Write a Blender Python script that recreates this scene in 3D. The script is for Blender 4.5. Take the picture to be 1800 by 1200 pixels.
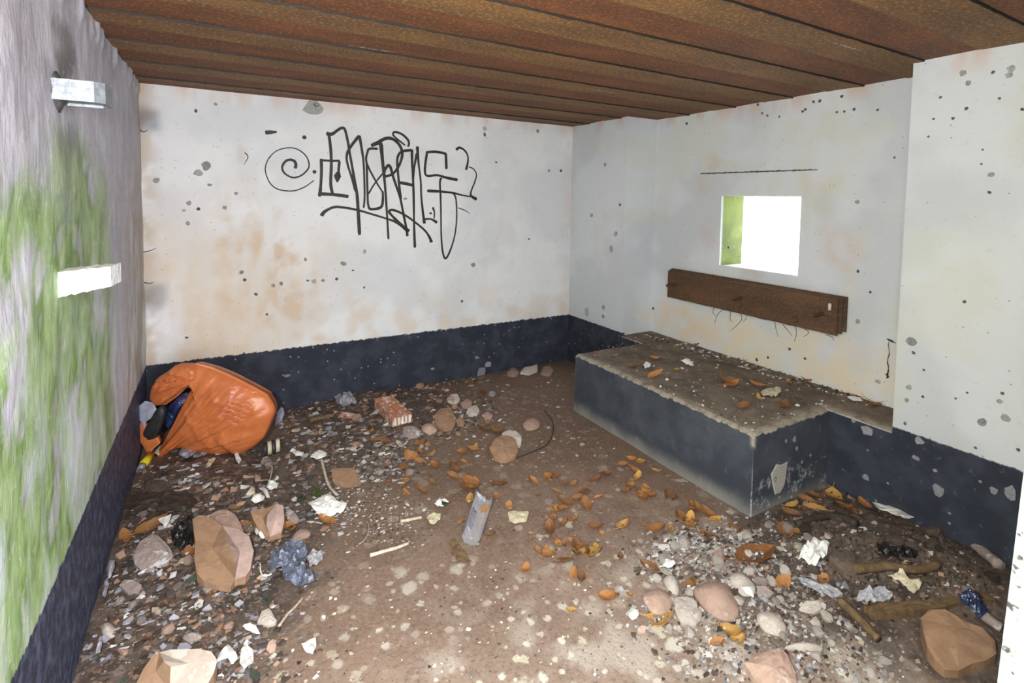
import bpy, math, random
from mathutils import Vector, Matrix, noise
random.seed(7)
for o in list(bpy.data.objects): bpy.data.objects.remove(o)
SC = bpy.context.scene
COL = SC.collection

# ------------------------------------------------------------------ camera
FPX, CY = 902.16, 398.32
YAW, PITCH, ROLL = 0.5180, 0.0559, 0.0153
CAM = Vector((0.4004, -3.7408, 1.467))
FW = Vector((math.sin(YAW)*math.cos(PITCH), math.cos(YAW)*math.cos(PITCH), -math.sin(PITCH)))
R0 = Vector((math.cos(YAW), -math.sin(YAW), 0)); U0 = R0.cross(FW)
RT = R0*math.cos(ROLL) + U0*math.sin(ROLL); UP = RT.cross(FW)
cd = bpy.data.cameras.new('camera'); cam = bpy.data.objects.new('camera', cd); COL.objects.link(cam)
cd.sensor_fit = 'HORIZONTAL'; cd.sensor_width = 36; cd.lens = FPX/1800*36
cd.shift_y = -(600-CY)/1800; cd.clip_start = .02
m3 = Matrix((RT, UP, -FW)).transposed()
cam.matrix_world = Matrix.Translation(CAM) @ m3.to_4x4()
SC.camera = cam

# ------------------------------------------------------------------ light
SC.view_settings.view_transform = 'Standard'; SC.view_settings.look = 'None'
SC.view_settings.exposure = 0.0; SC.view_settings.gamma = 1
SC.view_settings.use_curve_mapping = False
wd = bpy.data.worlds.new('overcast'); SC.world = wd; wd.use_nodes = True
bg = wd.node_tree.nodes['Background']; bg.inputs[0].default_value = (.88, .94, 1, 1); bg.inputs[1].default_value = 7.5
def portal(name, loc, rot, sx, sy):                      # guides the sky light through an opening
    l = bpy.data.lights.new(name, 'AREA'); l.shape = 'RECTANGLE'; l.size = sx; l.size_y = sy; l.cycles.is_portal = True
    o = bpy.data.objects.new(name, l); COL.objects.link(o); o.location = loc; o.rotation_euler = rot
portal('doorway_portal', (.67, -3.86, 1.02), (math.pi/2, 0, 0), 1.36, 2.06)
portal('window_portal', (3.83, -1.625, 1.26), (0, math.pi/2, 0), .5, .58)
fl_ = bpy.data.lights.new('camera_flash', 'POINT'); fl_.energy = 185; fl_.color = (1, .97, .93); fl_.shadow_soft_size = .032
flo = bpy.data.objects.new('camera_flash', fl_); COL.objects.link(flo); flo.location = (.15, -3.63, 1.60)

cy_ = SC.cycles; cy_.max_bounces = 5; cy_.diffuse_bounces = 3; cy_.glossy_bounces = 2; cy_.transmission_bounces = 2; cy_.transparent_max_bounces = 6
cy_.caustics_reflective = False; cy_.caustics_refractive = False

# ------------------------------------------------------------------ room numbers
W, NICHE, H, BAND = 3.138, .312, 2.1, .421
YN, YP = -.707, -2.583
XB, YB1, YB2, ZB = 2.52, -.927, -2.30, .40
XN = W+NICHE

def hit(px, py, axis, val):
    d = FW*FPX + RT*(px-900) - UP*(py-CY)
    t = (val-CAM[axis])/d[axis]
    return CAM + d*t
MOUNDS = []
def height(x, y):
    z = .004*noise.noise(Vector((x*3, y*3, 0))) + .0025*noise.noise(Vector((x*11, y*11, 4)))
    for mx, my, r, h in MOUNDS:
        d2 = ((x-mx)**2+(y-my)**2)/(r*r)
        if d2 < 6: z += h*math.exp(-d2)*(1+.35*noise.noise(Vector((x*9, y*9, 2))))
    return z
def fl(px, py, up=0.):
    z = 0.
    for k in range(4):
        p = hit(px, py, 2, z+up); z = height(p.x, p.y)
    return hit(px, py, 2, z+up)
for px, py, r, h in [(300,930,.34,.03),(240,1080,.25,.025),(320,830,.22,.025),(640,690,.30,.025),(780,730,.18,.025),(560,690,.2,.02),
                     (1560,985,.30,.055),(1700,1040,.25,.05),(1420,960,.2,.02),(1320,1060,.22,.018),(330,1120,.2,.02),(930,655,.14,.02),(430,1000,.2,.012)]:
    p = hit(px, py, 2, 0); MOUNDS.append((p.x, p.y, r, h))
SOIL = []
for px, py, r, h in [(420,830,.3,.9),(520,850,.3,.7),(600,760,.35,.8),(560,700,.3,.6),(700,700,.3,.6),(250,1000,.3,.7),(400,1080,.3,.5),(480,950,.25,.5),(1650,980,.35,.9),(1500,930,.3,.7),(1720,1080,.3,.8),(1580,1080,.25,.5)]:
    p = hit(px, py, 2, 0); SOIL.append((p.x, p.y, r, h))
def depth(p): return (p-CAM).dot(FW)

# ------------------------------------------------------------------ node helper
class T:
    def __init__(s, name):
        s.m = bpy.data.materials.new(name); s.m.use_nodes = True; s.t = s.m.node_tree; s.n = s.t.nodes; s.l = s.t.links
        s.b = s.n['Principled BSDF']
    def set(s, sock, v):
        if isinstance(v, bpy.types.NodeSocket): s.l.new(v, sock)
        elif isinstance(v, (tuple, list)):
            sock.default_value = tuple(v)+((1,) if len(v) == 3 and len(sock.default_value) == 4 else ())
        else: sock.default_value = v
    def node(s, typ, **kw):
        n = s.n.new(typ)
        for k, v in kw.items(): setattr(n, k, v)
        return n
    def pos(s): return s.node('ShaderNodeNewGeometry').outputs['Position']
    def nrm(s): return s.node('ShaderNodeNewGeometry').outputs['True Normal']
    def obj(s): return s.node('ShaderNodeTexCoord').outputs['Object']
    def rnd(s): return s.node('ShaderNodeObjectInfo').outputs['Random']
    def attr(s, name): return s.node('ShaderNodeAttribute', attribute_name=name).outputs['Color']
    def map(s, v, sc=(1,1,1), loc=(0,0,0)):
        n = s.node('ShaderNodeMapping'); s.set(n.inputs[0], v); n.inputs['Scale'].default_value = sc; n.inputs['Location'].default_value = loc; return n.outputs[0]
    def noise(s, v, sc=5, det=4, ro=.6, dist=0, dim='3D'):
        n = s.node('ShaderNodeTexNoise', noise_dimensions=dim); s.set(n.inputs['Vector'], v); n.inputs['Scale'].default_value = sc
        n.inputs['Detail'].default_value = det; n.inputs['Roughness'].default_value = ro; n.inputs['Distortion'].default_value = dist; return n.outputs[0]
    def vor(s, v, sc=5, rand=1, dim='3D'):
        n = s.node('ShaderNodeTexVoronoi', voronoi_dimensions=dim); s.set(n.inputs['Vector'], v); n.inputs['Scale'].default_value = sc; n.inputs['Randomness'].default_value = rand
        return n.outputs['Distance'], n.outputs['Color']
    def math(s, op, a, b=0., c=0.):
        n = s.node('ShaderNodeMath', operation=op)
        for i, v in enumerate((a, b, c)): s.set(n.inputs[i], v)
        return n.outputs[0]
    def step(s, v, lo, hi):                              # smooth 0..1
        n = s.node('ShaderNodeMapRange', interpolation_type='SMOOTHSTEP'); s.set(n.inputs[0], v); s.set(n.inputs[1], lo); s.set(n.inputs[2], hi); return n.outputs[0]
    def mul(s, *a):
        r = a[0]
        for b in a[1:]: r = s.math('MULTIPLY', r, b)
        return r
    def add(s, a, b): return s.math('ADD', a, b)
    def mix(s, f, a, b):
        n = s.node('ShaderNodeMix', data_type='RGBA'); s.set(n.inputs[0], f); s.set(n.inputs[6], a); s.set(n.inputs[7], b); return n.outputs[2]
    def xyz(s, v):
        n = s.node('ShaderNodeSeparateXYZ'); s.set(n.inputs[0], v); return n.outputs
    def ball(s, p, c, r, nz=None):                       # soft round patch at a place on the wall
        n = s.node('ShaderNodeVectorMath', operation='DISTANCE'); s.set(n.inputs[0], p); n.inputs[1].default_value = c
        d = n.outputs['Value']
        if nz is not None: d = s.add(d, s.math('MULTIPLY', s.math('SUBTRACT', nz, .5), r*1.4))
        return s.step(d, r, r*.25)
    def add_vec(s, a, b):
        m = s.node('ShaderNodeVectorMath', operation='ADD'); s.l.new(a, m.inputs[0]); s.l.new(b, m.inputs[1]); return m.outputs[0]
    def bump(s, h, st=.5, dist=.01, prev=None):
        n = s.node('ShaderNodeBump'); s.set(n.inputs['Height'], h); n.inputs['Strength'].default_value = st; n.inputs['Distance'].default_value = dist
        if prev is not None: s.l.new(prev, n.inputs['Normal'])
        return n.outputs[0]
    def out(s, col, rough=.8, normal=None, **kw):
        s.set(s.b.inputs['Base Color'], col); s.set(s.b.inputs['Roughness'], rough)
        if normal is not None: s.l.new(normal, s.b.inputs['Normal'])
        for k, v in kw.items(): s.set(s.b.inputs[k], v)
        return s.m

# colour of the large surfaces is worked out per vertex (stains, algae, dirt, some painted shadow and flash falloff), fine grain stays in the nodes
def fb(x, y, z=0., sc=1., oc=4): return .5+.55*noise.fractal(Vector((x*sc+31.7, y*sc+11.3, z*sc+5.1)), .9, 2.1, oc)
def ss(v, lo, hi):
    t = (v-lo)/(hi-lo); t = 0. if t < 0 else 1. if t > 1 else t
    return t*t*(3-2*t)
def mx(f, a, b): return tuple(p+(q-p)*f for p, q in zip(a, b))
def ballf(p, c, r, n):
    d = math.dist(p, c)+(n-.5)*r*1.4
    return ss(d, r, r*.25)
def bake(me, fn, name='col'):
    ca = me.color_attributes.new(name, 'FLOAT_COLOR', 'POINT'); buf = []
    for v in me.vertices: buf += [max(0, q) for q in fn(*v.co)]+[1.]
    ca.data.foreach_set('color', buf)
def col_back(x, y, z):
    p = (x, 0, z); n1 = fb(x, z, 0, 1.6); n2 = fb(x, z, 3, 6); n3 = fb(x, z*.18, 6, 9, 3); nd = fb(x, z, 9, 9)
    c = mx(ss(n1, .35, .7), (.80,.81,.83), (.70,.715,.75))
    c = mx(ss(x, 1.5, .1)*ss(z, 1.75, .55)*ss(n1, .2, .6)*.9, c, (.73,.635,.52))
    c = mx(ss(z, .85, .42)*ss(n2, .35, .7)*.5, c, (.70,.56,.42))
    for cen, r, col, a in [((.68,0,1.05),.17,(.50,.27,.11),.8),((.62,0,.95),.30,(.62,.40,.20),.6),((.78,0,.72),.14,(.52,.26,.10),.6),((.60,0,1.25),.18,(.60,.38,.2),.45),((.85,0,.6),.2,(.6,.38,.2),.45),((.2,0,.62),.35,(.66,.47,.3),.5),
                           ((.35,0,.82),.5,(.74,.60,.45),.6),((.95,0,.9),.35,(.72,.60,.46),.5),((.5,0,1.55),.25,(.70,.66,.66),.5),((2.45,0,1.2),.3,(.60,.62,.66),.5),((2.2,0,.75),.25,(.66,.62,.60),.4),
                           ((1.85,0,.60),.12,(.66,.53,.42),.5),((1.3,0,.62),.12,(.62,.47,.33),.5),((.5,0,1.7),.07,(.55,.5,.48),.5)]:
        c = mx(ballf(p, cen, r*1.15, nd)*ss(n3, .15, .85)*a*.75, c, mx(.3, col, (.62,.52,.42)))
    c = mx(ss(z, 1.98, 2.1)*ss(n3, .35, .75)*.5, c, (.66,.44,.34))
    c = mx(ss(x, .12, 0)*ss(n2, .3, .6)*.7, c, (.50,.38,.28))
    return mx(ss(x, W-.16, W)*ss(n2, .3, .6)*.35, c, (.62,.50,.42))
def col_right(x, y, z):
    p = (x, y, z); n1 = fb(y, z, x, 1.8); n2 = fb(y, z, x+3, 6); nd = fb(y, z, x+9, 7)
    if x > XN+.004 and y > wy1-.01 and wz0-.02 < z < wz1+.02 and x < XN+.2405: return mx(ss(n2, .3, .7), (.17,.205,.04), (.11,.14,.03))
    c = mx(ss(n1, .35, .7), (.67,.695,.735), (.58,.60,.64))
    c = mx(ss(fb(y, z, 21, 2.5), .52, .66)*.35, c, (.62,.62,.52))
    for cen, r, col, a in [((XN,-1.3,.5),.45,(.73,.60,.42),.9),((XN,-1.9,.52),.5,(.74,.63,.46),.9),((XN,-2.3,.5),.3,(.73,.62,.46),.8),((XN,-.9,.5),.3,(.72,.58,.4),.8),
                           ((XN,-2.15,1.22),.16,(.62,.45,.36),.6),((XN,-2.0,1.55),.16,(.60,.57,.43),.6),((XN,-2.05,1.8),.3,(.66,.62,.54),.5),((XN,-1.3,1.72),.12,(.58,.44,.32),.6),((XN,-1.2,1.62),.1,(.6,.5,.38),.5),
                           ((XN,-1.62,1.0),.12,(.45,.40,.38),.6),((XN,-1.25,1.25),.12,(.60,.48,.44),.5),((W,-2.75,1.2),.25,(.64,.66,.52),.4),((XN,-1.7,1.86),.22,(.67,.68,.7),.6),((W,-.1,1.0),.3,(.70,.72,.76),.5)]:
        c = mx(ballf(p, cen, r*1.15, .5+(nd-.5)*.6)*ss(n2, .0, .8)*a*.8, c, col)
    return mx(ss(z, 1.98, 2.12)*ss(fb(y, z*.3, 4, 10), .45, .7)*.6, c, (.60,.38,.28))
def col_left(x, y, z):
    n1 = fb(y, z*.55, 0, 3.2); n2 = fb(y, z*.6, 4, 9); n3 = fb(y, z, 8, 2, 2); nf = fb(y, z*.5, 12, 20, 3); nd = fb(y, z, 9, 7)
    if z < BAND-.03: return mx(ss(fb(y, z*.4, 2, 8), .42, .68)*.8, (.022,.027,.055), (.10,.115,.18))
    c = mx(ss(n1, .35, .7), (.58,.58,.67), (.47,.47,.55)); c = mx(ss(n2, .52, .7)*.6, c, (.68,.69,.79))
    c = mx(ss(y, -1.0, -.35)*ss(z, 2.0, 1.3)*ss(n2, .25, .6)*.9, c, (.36,.28,.21)); c = mx(ss(y, -.5, -.1)*.5, c, (.40,.34,.29))
    top = 1.62+(n3-.5)*.6
    gm = ss(z, top, top-.25)*ss(y, -.9, -1.3)
    c = mx(gm*ss(n1+.14*ss(y, -1.7, -2.3), .22, .40)*ss(n2, .18, .38)*.95, c, mx(ss(n2, .38, .62), (.15,.29,.05), (.31,.47,.17)))
    c = mx(ss(fb(y, z*.4, 15, 5), .46, .64)*ss(z, 1.3, .6)*.7, c, (.64,.74,.74))
    c = mx(gm*ss(nf, .50, .66)*.5, c, (.48,.62,.36))
    for cen, r, a in [((0,-1.72,1.9),.14,.75),((0,-1.72,1.80),.1,.8),((0,-1.9,1.75),.1,.5),((0,-1.7,1.6),.12,.5)]: c = mx(ballf((0,y,z), cen, r, nd)*a, c, (.17,.17,.17))  # grey shadow around the upper bracket, painted into the wall colour
    return c
def col_floor(x, y, z):
    n1 = fb(x, y, 0, 2.2); n2 = fb(x, y, 4, 13); s = soil(x, y)
    c = mx(ss(n1, .35, .65), (.275,.185,.14), (.215,.142,.105)); c = mx(ss(n2, .45, .7)*.4, c, (.34,.25,.20))
    c = mx(ss(y, -2.3, -1.1)*.72, c, (.15,.093,.057)); c = mx(ss(y, -2.0, -2.7)*.5, c, (.385,.295,.24))  # browner and darker far back, paler near; flash falloff partly painted in
    c = mx(ss(y, -2.0, -2.5)*ss(fb(x, y, 17, 7, 3), .5, .72)*.75, c, (.55,.475,.41))
    dk = mx(ss(n2, .35, .65), (.038,.029,.025), (.115,.085,.07))
    return mx(ss(s+(n2-.5)*.9, .2, .75)*.9, c, dk)
NAVY = (.017, .021, .036); NAVY2 = (.034, .040, .060)
def wall_mat(name, plane, band_wobble, only_front=False, left=False):
    t = T(name); P = t.pos(); X, Y, Z = t.xyz(P)
    cm = t.node('ShaderNodeCombineXYZ'); t.set(cm.inputs[0], X if plane == 'x' else t.math('SUBTRACT', Y, X)); t.l.new(Z, cm.inputs[1]); Q = cm.outputs[0]
    n = t.noise(Q, 24, 4, .72, dim='2D'); g = t.noise(Q, 7, 2, .6, dim='2D')
    c = t.attr('col')
    c = t.mix(t.mul(t.step(n, .56, .70), .28), c, (.80, .81, .84)) if left else t.mix(t.mul(t.step(n, .60, .75), .3), c, (.52, .50, .48))
    if not left:
        d, rc = t.vor(Q, 21, dim='2D'); c = t.mix(t.mul(t.step(d, .09, .05), t.step(t.xyz(rc)[1], .80, .82), t.step(g, .45, .6), .7), c, (.2, .19, .17))
    else: c = t.mix(t.mul(t.step(n, .42, .28), .25), c, (.14, .16, .09))
    band = t.step(t.add(Z, t.mul(t.math('SUBTRACT', n, .5), band_wobble)), BAND+.004, BAND-.004)
    if only_front: band = t.mul(band, t.step(X, W+.04, W+.02))
    nv = t.mix(t.step(g, .35, .7), NAVY, NAVY2) if not left else t.mix(t.step(n, .4, .68), (.022,.029,.062), (.085,.105,.18))
    nv = t.mix(t.mul(t.step(n, .64, .78), .4), nv, (.22, .24, .30))
    if not left: nv = t.mix(t.mul(t.step(d, .15, .08), t.step(t.xyz(rc)[0], .92, .93), .6), nv, (.42, .42, .43))
    c = t.mix(band, c, nv)
    return t.out(c, .62 if left else .82, t.bump(t.noise(Q, 34, 2, .6, dim='2D') if not left else t.noise(t.map(Q, (1, .55, 1)), 26, 3, .7, dim='2D'), .34 if left else .3, .009 if left else .006))
def floor_mat():
    t = T('stained_concrete_floor'); P = t.pos(); X, Y, Z = t.xyz(P)
    n2 = t.noise(P, 16, 3, .7, dim='2D'); n3 = t.noise(P, 60, 3, .7, dim='2D')
    c = t.attr('col'); so = t.xyz(t.attr('soil'))[0]
    c = t.mix(t.mul(t.step(n3, .52, .70), .40), c, (.36, .29, .25))
    c = t.mix(t.mul(t.step(n3, .45, .3), .4), c, (.05, .035, .028))
    clean = t.mul(t.step(so, .55, .2), t.math('MULTIPLY_ADD', t.step(Y, -1.3, -2.5), .85, .2), t.math('MULTIPLY_ADD', t.step(t.noise(P, 2.6, 1, dim='2D'), .35, .6), .8, .2))
    for sc, th, rr, lo in [(10, .36, .34, 0), (19, .55, .36, 3.3)]:
        d, rc = t.vor(t.map(P, (1,1,1), (lo, lo, 0)), sc, dim='2D'); q = t.xyz(rc)
        d = t.add(d, t.mul(t.math('SUBTRACT', n2, .5), .55))
        r = t.math('MULTIPLY_ADD', q[0], rr, .05)
        c = t.mix(t.mul(t.step(d, r, t.mul(r, .5)), t.step(q[1], th, th+.02), clean, .85), c, t.mix(q[2], (.70, .66, .60), (.60, .55, .42)))
    return t.out(c, t.math('MULTIPLY_ADD', n2, .4, .4), t.bump(n3, .5, .006))
def rust_mat(name, a, b, fleck, fl_amt, lo=0):
    t = T(name); P = t.pos(); 
    if lo == 9: X, Y, Z = t.xyz(P); cm = t.node('ShaderNodeCombineXYZ'); t.l.new(Y, cm.inputs[0]); t.l.new(Z, cm.inputs[1]); P = cm.outputs[0]
    n1 = t.noise(t.map(P, (.3, 1, 1), (lo, 0, 0)), 7, 4, .7, dim='2D'); n2 = t.noise(P, 70, 3, .75, dim='2D')
    c = t.mix(t.step(n1, .3, .6), a, b)
    c = t.mix(t.mul(t.step(n1, .58, .72), .6), c, tuple(v*.45 for v in a))
    c = t.mix(t.mul(t.step(n2, .54, .68), fl_amt), c, fleck)
    c = t.mix(t.mul(t.step(n2, .46, .34), .6), c, tuple(v*.35 for v in a))
    d, rc = t.vor(t.map(P, (.06, 1, 1)), 9, dim='2D'); c = t.mix(t.mul(t.step(d, .07, .04), t.step(t.xyz(rc)[1], .90, .92), t.step(n2, .42, .56)), c, (.55, .49, .44))
    return t.out(c, .75, t.bump(n2, .5, .006))
def bench_mat():
    t = T('painted_concrete_bench'); P = t.pos(); X, Y, Z = t.xyz(P); N = t.xyz(t.nrm())
    n1 = t.noise(P, 5, 3, .65); n2 = t.noise(P, 18, 4, .75)
    top = t.mix(t.step(n1, .35, .65), (.19, .145, .105), (.10, .075, .052))
    top = t.mix(t.mul(t.step(n2, .53, .7), .6), top, (.36, .31, .26))
    edge = t.add(t.step(X, XB+.09, XB+.0), t.mul(t.step(Y, YB2+.1, YB2), t.step(X, W+.1, W)))
    top = t.mix(t.mul(t.math('MINIMUM', edge, 1.), t.step(n2, .3, .55), .8), top, (.40, .355, .29))
    side = t.mix(t.step(n1, .35, .7), (.034, .040, .056), (.062, .070, .090))
    side = t.mix(t.mul(t.step(n2, .55, .75), .4), side, (.16, .16, .17))
    side = t.mix(t.mul(t.step(t.add(Z, t.mul(t.math('SUBTRACT', n1, .5), .12)), .09, -.02), .75), side, (.30, .285, .26))
    side = t.mix(t.mul(t.step(Y, YB2+.004, YB2+.001), t.step(n2, .53, .66), .85), side, (.50, .51, .54))
    nz = t.math('SUBTRACT', n2, .5)
    wear = t.step(t.add(Z, t.mul(nz, .06)), ZB-.020, ZB-.012)
    cor = t.mul(t.step(Y, YB2+.035, YB2), t.step(X, XB+.035, XB), t.step(t.add(Z, t.mul(nz, .16)), ZB-.09, ZB-.04))
    side = t.mix(t.math('MAXIMUM', wear, cor), side, (.44, .40, .34))
    side = t.mix(t.mul(t.step(t.add(X, Y), XB+YB2+.012, XB+YB2+.004), t.step(n2, .35, .5), .8), side, (.5, .48, .44))
    return t.out(t.mix(t.step(N[2], .5, .75), side, top), .8, t.bump(n2, .5, .006))
def simple(name, a, b, sc=8, rough=.7, bs=.3, bd=.004, spots=None, rnd=.25, **kw):
    t = T(name); P = t.obj(); R = t.rnd()
    cm = t.node('ShaderNodeCombineXYZ'); rv = t.mul(R, 37.)
    for i in range(3): t.set(cm.inputs[i], rv)
    P = t.add_vec(P, cm.outputs[0])
    n = t.noise(P, sc*1.6, 3, .68)
    c = t.mix(t.step(n, .38, .60), a, b)
    if spots: c = t.mix(t.mul(t.step(n, spots[1], spots[1]+.1), spots[2]), c, spots[0])
    if rnd:
        h = t.node('ShaderNodeHueSaturation'); t.set(h.inputs['Value'], t.math('MULTIPLY_ADD', R, rnd*2, 1-rnd)); t.set(h.inputs['Color'], c); c = h.outputs[0]
    return t.out(c, rough, t.bump(n, bs, bd*1.5) if bs else None, **kw)
def attr_mat(name, rough):
    t = T(name); return t.out(t.attr('col'), rough)
M = {}
M['back'] = wall_mat('whitewashed_render_back', 'x', .035); M['right'] = wall_mat('whitewashed_render_right', 'y', .02, True); M['left'] = wall_mat('mossy_render_left', 'y', .03, left=True); M['floor'] = floor_mat(); M['bench'] = bench_mat()
M['rust_a'] = rust_mat('dark_red_rust', (.20, .066, .019), (.125, .042, .014), (.40, .175, .045), .6)
M['rust_b'] = rust_mat('ochre_rust', (.24, .114, .036), (.16, .076, .027), (.50, .29, .08), .65, 5)
M['rust_plate'] = rust_mat('plate_rust', (.115, .056, .026), (.072, .037, .020), (.20, .11, .045), .5, 9)
M['slab'] = simple('dark_slab', (.014,.009,.006), (.008,.006,.005), 5)
M['paint'] = simple('black_spray_paint', (.018,.012,.009), (.035,.022,.015), 12, .6, 0, .001, rnd=0)
M['chip'] = simple('grey_bare_render', (.24,.24,.23), (.36,.36,.35), 60, .9, .6, .003, rnd=.25)
M['chip_dark'] = simple('dark_pit', (.06,.06,.06), (.12,.12,.12), 60, .9, rnd=.2)
M['chip_pale'] = simple('pale_bare_render', (.50,.46,.39), (.40,.38,.34), 60, .9, .6, .003, rnd=.15)
M['chip_grey'] = simple('grey_blue_scuff', (.20,.20,.23), (.28,.28,.30), 60, .9, .6, .003, rnd=.15)
M['galv'] = simple('galvanised_steel', (.30,.33,.37), (.20,.22,.25), 25, .42, .3, .002, rnd=0, Metallic=.3)
M['white_wood'] = simple('flaking_white_paint', (.86,.87,.88), (.78,.79,.82), 20, .6, .8, .006, ((.30,.30,.34), .66, .5), rnd=0)
M['board'] = simple('white_paint_with_black_wear', (.80,.82,.82), (.70,.72,.73), 16, .5, .3, .003, ((.03,.03,.035), .56, .9), rnd=0)
M['orange'] = simple('orange_polythene', (.60,.18,.06), (.53,.15,.048), 5, .38, .5, .006, rnd=0)
M['print'] = simple('faded_pink_print', (.72,.28,.20), (.66,.22,.14), 14, .4, .2, .002, rnd=0)
M['blue'] = simple('blue_polythene', (.022,.036,.12), (.010,.018,.06), 14, .3, .9, .01, ((.13,.16,.28), .62, .7), rnd=.1)
M['black'] = simple('black_rubber', (.018,.018,.019), (.03,.03,.03), 20, .55, .3, .003, rnd=0)
M['lilac'] = simple('grey_lilac_board', (.36,.36,.44), (.28,.28,.36), 18, .7, .4, .003, rnd=.1)
M['yellow'] = simple('yellow_plastic', (.74,.62,.02), (.66,.50,.02), 18, .35, .1, .002, ((.85,.83,.6), .62, .8), rnd=.05)
M['stone_pink'] = simple('pink_sandstone', (.44,.30,.24), (.36,.24,.19), 14, .85, .7, .006, ((.56,.44,.38), .56, .6))
M['stone_tan'] = simple('tan_sandstone', (.37,.225,.14), (.30,.18,.11), 11, .85, .6, .005, ((.47,.30,.20), .58, .5), rnd=.1)
M['stone_tanpink'] = simple('tan_and_pink_sandstone', (.38,.245,.165), (.44,.30,.24), 7, .85, .6, .005, ((.56,.42,.36), .6, .6), rnd=.05)
M['stone_lilac'] = simple('pinkish_lilac_sandstone', (.50,.36,.315), (.42,.30,.26), 12, .85, .6, .005, ((.56,.45,.42), .58, .5), rnd=.04)
M['stone_top'] = simple('pale_greenish_sandstone', (.50,.42,.36), (.42,.32,.26), 9, .85, .6, .005, ((.56,.57,.52), .5, .7), rnd=.04)
M['stone_pale'] = simple('pale_limestone', (.60,.54,.49), (.50,.42,.37), 13, .85, .7, .006, ((.70,.68,.66), .55, .7))
M['stone_grey'] = simple('grey_pink_stone', (.36,.29,.265), (.28,.225,.20), 14, .85, .7, .006, ((.62,.60,.62), .54, .8))
M['stone_dark'] = simple('dark_damp_stone', (.12,.085,.065), (.07,.052,.042), 14, .8, .7, .006, ((.26,.21,.17), .6, .5))
M['brick'] = simple('orange_brick_with_mortar', (.50,.20,.10), (.42,.16,.08), 18, .85, .7, .005, ((.66,.60,.58), .50, .9), rnd=0)
M['plaster'] = simple('white_plaster', (.80,.80,.80), (.66,.65,.64), 20, .85, .5, .003, rnd=.18)
M['paper'] = simple('white_paper', (.90,.90,.88), (.80,.80,.78), 14, .75, .3, .003, rnd=.08)
M['cream'] = simple('cream_paper', (.66,.60,.44), (.54,.48,.33), 14, .75, .3, .003, rnd=.15)
M['greyplastic'] = simple('dirty_clear_plastic', (.46,.46,.50), (.32,.32,.35), 22, .25, .9, .008, ((.70,.70,.76), .55, .8), rnd=.15)
M['bluewrap'] = simple('blue_grey_wrapper', (.17,.19,.27), (.10,.11,.16), 24, .25, 1, .01, ((.46,.50,.62), .55, .8), rnd=.05)
M['leaf_o'] = simple('orange_brown_leaf', (.40,.18,.055), (.28,.115,.035), 30, .5, .5, .003, ((.52,.28,.10), .58, .6), rnd=.3)
M['leaf_b'] = simple('dark_brown_leaf', (.26,.11,.035), (.17,.07,.024), 30, .5, .5, .003, ((.30,.15,.05), .62, .5), rnd=.3)
M['leaf_y'] = simple('ochre_leaf', (.52,.31,.085), (.42,.22,.055), 30, .5, .5, .003, ((.55,.38,.13), .6, .6), rnd=.25)
M['wood'] = simple('weathered_wood', (.20,.125,.06), (.12,.075,.04), 16, .75, .6, .004, ((.33,.24,.07), .6, .6), rnd=.15)
M['bark'] = simple('dark_rotten_wood', (.055,.036,.026), (.03,.021,.017), 12, .75, .8, .01, ((.12,.085,.06), .62, .5), rnd=.15)
M['stick'] = simple('pale_stick', (.62,.54,.43), (.46,.38,.29), 30, .8, .4, .003, rnd=.2)
M['blackplastic'] = simple('black_crumpled_plastic', (.008,.008,.008), (.016,.015,.014), 14, .35, .9, .01, rnd=.1)
M['glass_g'] = simple('green_bottle_glass', (.035,.05,.04), (.07,.085,.07), 10, .1, .1, .002, rnd=.3)
M['red'] = simple('red_plastic', (.45,.04,.05), (.36,.03,.05), 10, .4, .1, .002, rnd=.2)
M['moss'] = simple('green_moss', (.06,.10,.015), (.035,.06,.01), 40, .9, 1, .01, rnd=.1)
M['wire'] = simple('dark_wire', (.02,.015,.012), (.04,.03,.02), 30, .5, 0, rnd=0)
M['rubble'] = attr_mat('mixed_crumbs', .75)
def clear_mat():
    t = T('clear_plastic'); b = t.b
    b.inputs['Base Color'].default_value = (.85,.87,.92,1); b.inputs['Roughness'].default_value = .12
    tr = t.node('ShaderNodeBsdfTransparent'); mx = t.node('ShaderNodeMixShader'); lw = t.node('ShaderNodeLayerWeight'); lw.inputs[0].default_value = .35
    t.l.new(t.math('MULTIPLY_ADD', lw.outputs['Facing'], .6, .07), mx.inputs[0]); t.l.new(tr.outputs[0], mx.inputs[1]); t.l.new(b.outputs[0], mx.inputs[2])
    t.l.new(t.bump(t.noise(t.obj(), 20, 3), .5, .01), b.inputs['Normal'])
    t.l.new(mx.outputs[0], t.n['Material Output'].inputs[0]); return t.m
M['clear'] = clear_mat()

# ------------------------------------------------------------------ mesh helpers
def mesh(name, V, F, mats=(), smooth=False, mi=None):
    me = bpy.data.meshes.new(name); me.from_pydata([tuple(v) for v in V], [], F); me.update()
    for m in mats: me.materials.append(M[m])
    if mi: me.polygons.foreach_set('material_index', mi)
    if smooth: me.polygons.foreach_set('use_smooth', [True]*len(me.polygons))
    return me
def ob(name, me, loc=(0,0,0), parent=None, label=None, cat=None, group=None, kind=None, rot=None, scale=None, mat=None):
    o = bpy.data.objects.new(name, me); COL.objects.link(o); o.location = loc
    if rot: o.rotation_euler = rot
    if scale: o.scale = scale if isinstance(scale, tuple) else (scale,)*3
    if parent: o.parent = parent
    if label: o['label'] = label
    if cat: o['category'] = cat
    if group: o['group'] = group
    if kind: o['kind'] = kind
    if mat and me:
        if not o.material_slots: me.materials.append(M[mat])
        o.material_slots[0].link = 'OBJECT'; o.material_slots[0].material = M[mat]
    return o
def thing(name, label, cat, loc, group=None): return ob(name, None, loc, label=label, cat=cat, group=group)
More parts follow.
